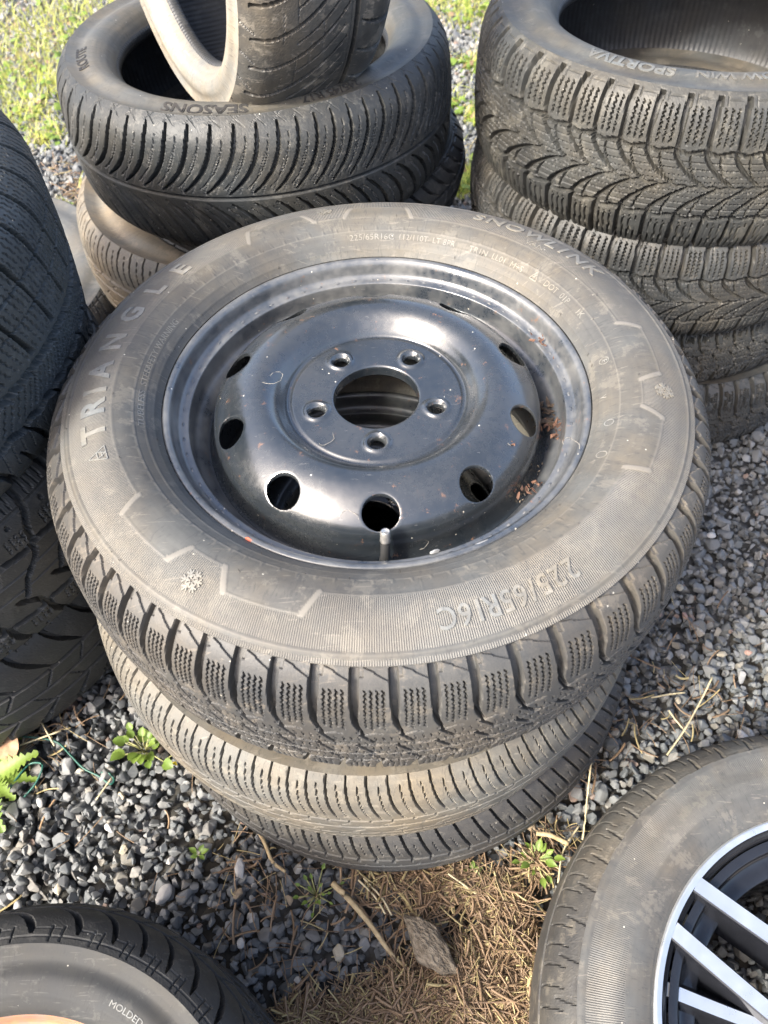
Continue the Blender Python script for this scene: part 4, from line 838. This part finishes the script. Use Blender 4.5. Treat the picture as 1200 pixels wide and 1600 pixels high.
def gline(name, pp, rad, mat, label, cat, z=.02, r2=None, group=None):
    pts = [tuple(ground_at(x, y, z if len(q) == 0 else q[0])) for x, y, *q in pp]; c = catmull([p[:2] for p in pts], 6); zz_ = np.interp(np.linspace(0, 1, len(c)), np.linspace(0, 1, len(pts)), [p[2] for p in pts])
    o = tube(name, [(a[0], a[1], b) for a, b in zip(c, zz_)], rad, mat, None, 7, r2); return tag(o, label, cat, group)
M_wire = simple('green_wire_plastic', (.015, .10, .075), .4); M_twig = simple('pale_twig', (.48, .38, .22), .8, scale=90., col2=(.30, .22, .12)); M_gst = simple('straw_stalk', (.56, .48, .30), .7, scale=90.)
gline('wire', [(30, 1150, .03), (85, 1158), (110, 1180), (130, 1200), (155, 1213), (172, 1225), (178, 1218), (170, 1208), (158, 1207)], .0014, M_wire, 'thin green coated wire with a hooked end on the gravel', 'wire')
gline('wire', [(10, 1240, .03), (25, 1218, .03), (45, 1195, .03), (62, 1192, .035), (66, 1200, .035), (55, 1225, .03), (38, 1245, .025)], .0014, M_wire, 'bent green wire loop behind the dandelion leaves', 'wire')
gline('twig', [(520, 1380, .025), (545, 1405, .03), (575, 1440, .03), (600, 1475, .03), (618, 1498, .02), (636, 1512, .015)], .0042, M_twig, 'long pale twig with a green tip lying left of the brown rock', 'twig', r2=.0022)
gline('twig', [(405, 1300), (415, 1320), (425, 1345), (440, 1358), (446, 1362)], .003, M_twig, 'short crooked twig beside the chalky pebble', 'twig', r2=.002)
gline('twig', [(890, 1350), (870, 1400), (862, 1440), (850, 1470)], .0025, M_twig, 'dark dry stalk beside the alloy wheel tyre', 'twig')
gline('twig', [(838, 1302, .04), (860, 1305, .04), (888, 1318, .035)], .0032, M_twig, 'short brown twig above the oval leaved weed', 'twig')
for pp, lb in (([(1042, 1180, .03), (1070, 1140, .05), (1095, 1095, .05), (1113, 1058, .06)], 'long straw leaning over the gravel above the alloy wheel'), ([(924, 1188, .10), (918, 1240, .06), (913, 1290, .03), (910, 1312, .02)], 'upright dry straw between the stack and the alloy wheel'), ([(1018, 1090), (1045, 1085), (1070, 1082)], 'short straw in the gravel above the alloy wheel'), ([(1045, 1110, .03), (1060, 1130, .03), (1078, 1150, .02)], 'crossed dry stem above the alloy wheel'),
               ([(60, 1120, .03), (85, 1165, .03)], 'straw lying at the foot of the left pile'), ([(30, 1165, .03), (95, 1142, .03)], 'second straw crossing at the foot of the left pile'), ([(700, 1365, .03), (735, 1390, .02), (760, 1410, .02)], 'straw stem at the foot of the lowest tyre'), ([(905, 1290), (880, 1330), (872, 1380)], 'forked dry stem behind the oval leaved weed'), ([(150, 1250, .03), (175, 1215, .03)], 'pale stem across the hooked wire'), ([(560, 1375, .02), (585, 1400, .02), (602, 1428, .02)], 'straw bundle below the lowest tyre'), ([(568, 1372, .02), (596, 1402, .02), (612, 1430, .02)], 'second straw bundle below the lowest tyre')):
    gline('straw', pp, .0013, M_gst, lb, 'straw')
gline('grass_blade', [(432, 205, .555), (405, 235, .53), (375, 255, .50), (362, 285, .46)], .0012, M_gst, 'thin pale grass blade lying across the wide black all-season tyre', 'grass blade')
# brown rock
M_rock = simple('brown_rock', (.30, .255, .19), .95, scale=9., bump=.05, col2=(.13, .105, .075)); me = stone_mesh(77, M_rock, 26, .1, .7); bm = bmesh.new(); bm.from_mesh(me); bmesh.ops.triangulate(bm, faces=bm.faces); bmesh.ops.subdivide_edges(bm, edges=bm.edges, cuts=2, use_grid_fill=True)
for v in bm.verts: v.co += v.normal*(.03*math.sin(v.co.x*13+1)*math.sin(v.co.y*11+v.co.z*9)+.012*math.sin(v.co.z*31+v.co.x*23))
for f_ in bm.faces: f_.smooth = True
bm.to_mesh(me); bm.free(); rk = link('rock', me); sb_ = rk.modifiers.new('soften', 'SUBSURF'); sb_.levels = sb_.render_levels = 1; sm_ = rk.modifiers.new('smooth', 'SMOOTH'); sm_.iterations = 3; rk.location = ground_at(668, 1478, .040); rk.scale = (.098, .054, .072); rk.rotation_euler = (0, 0, math.radians(-42)); tag(rk, 'elongated brown rock half buried in the straw', 'rock')
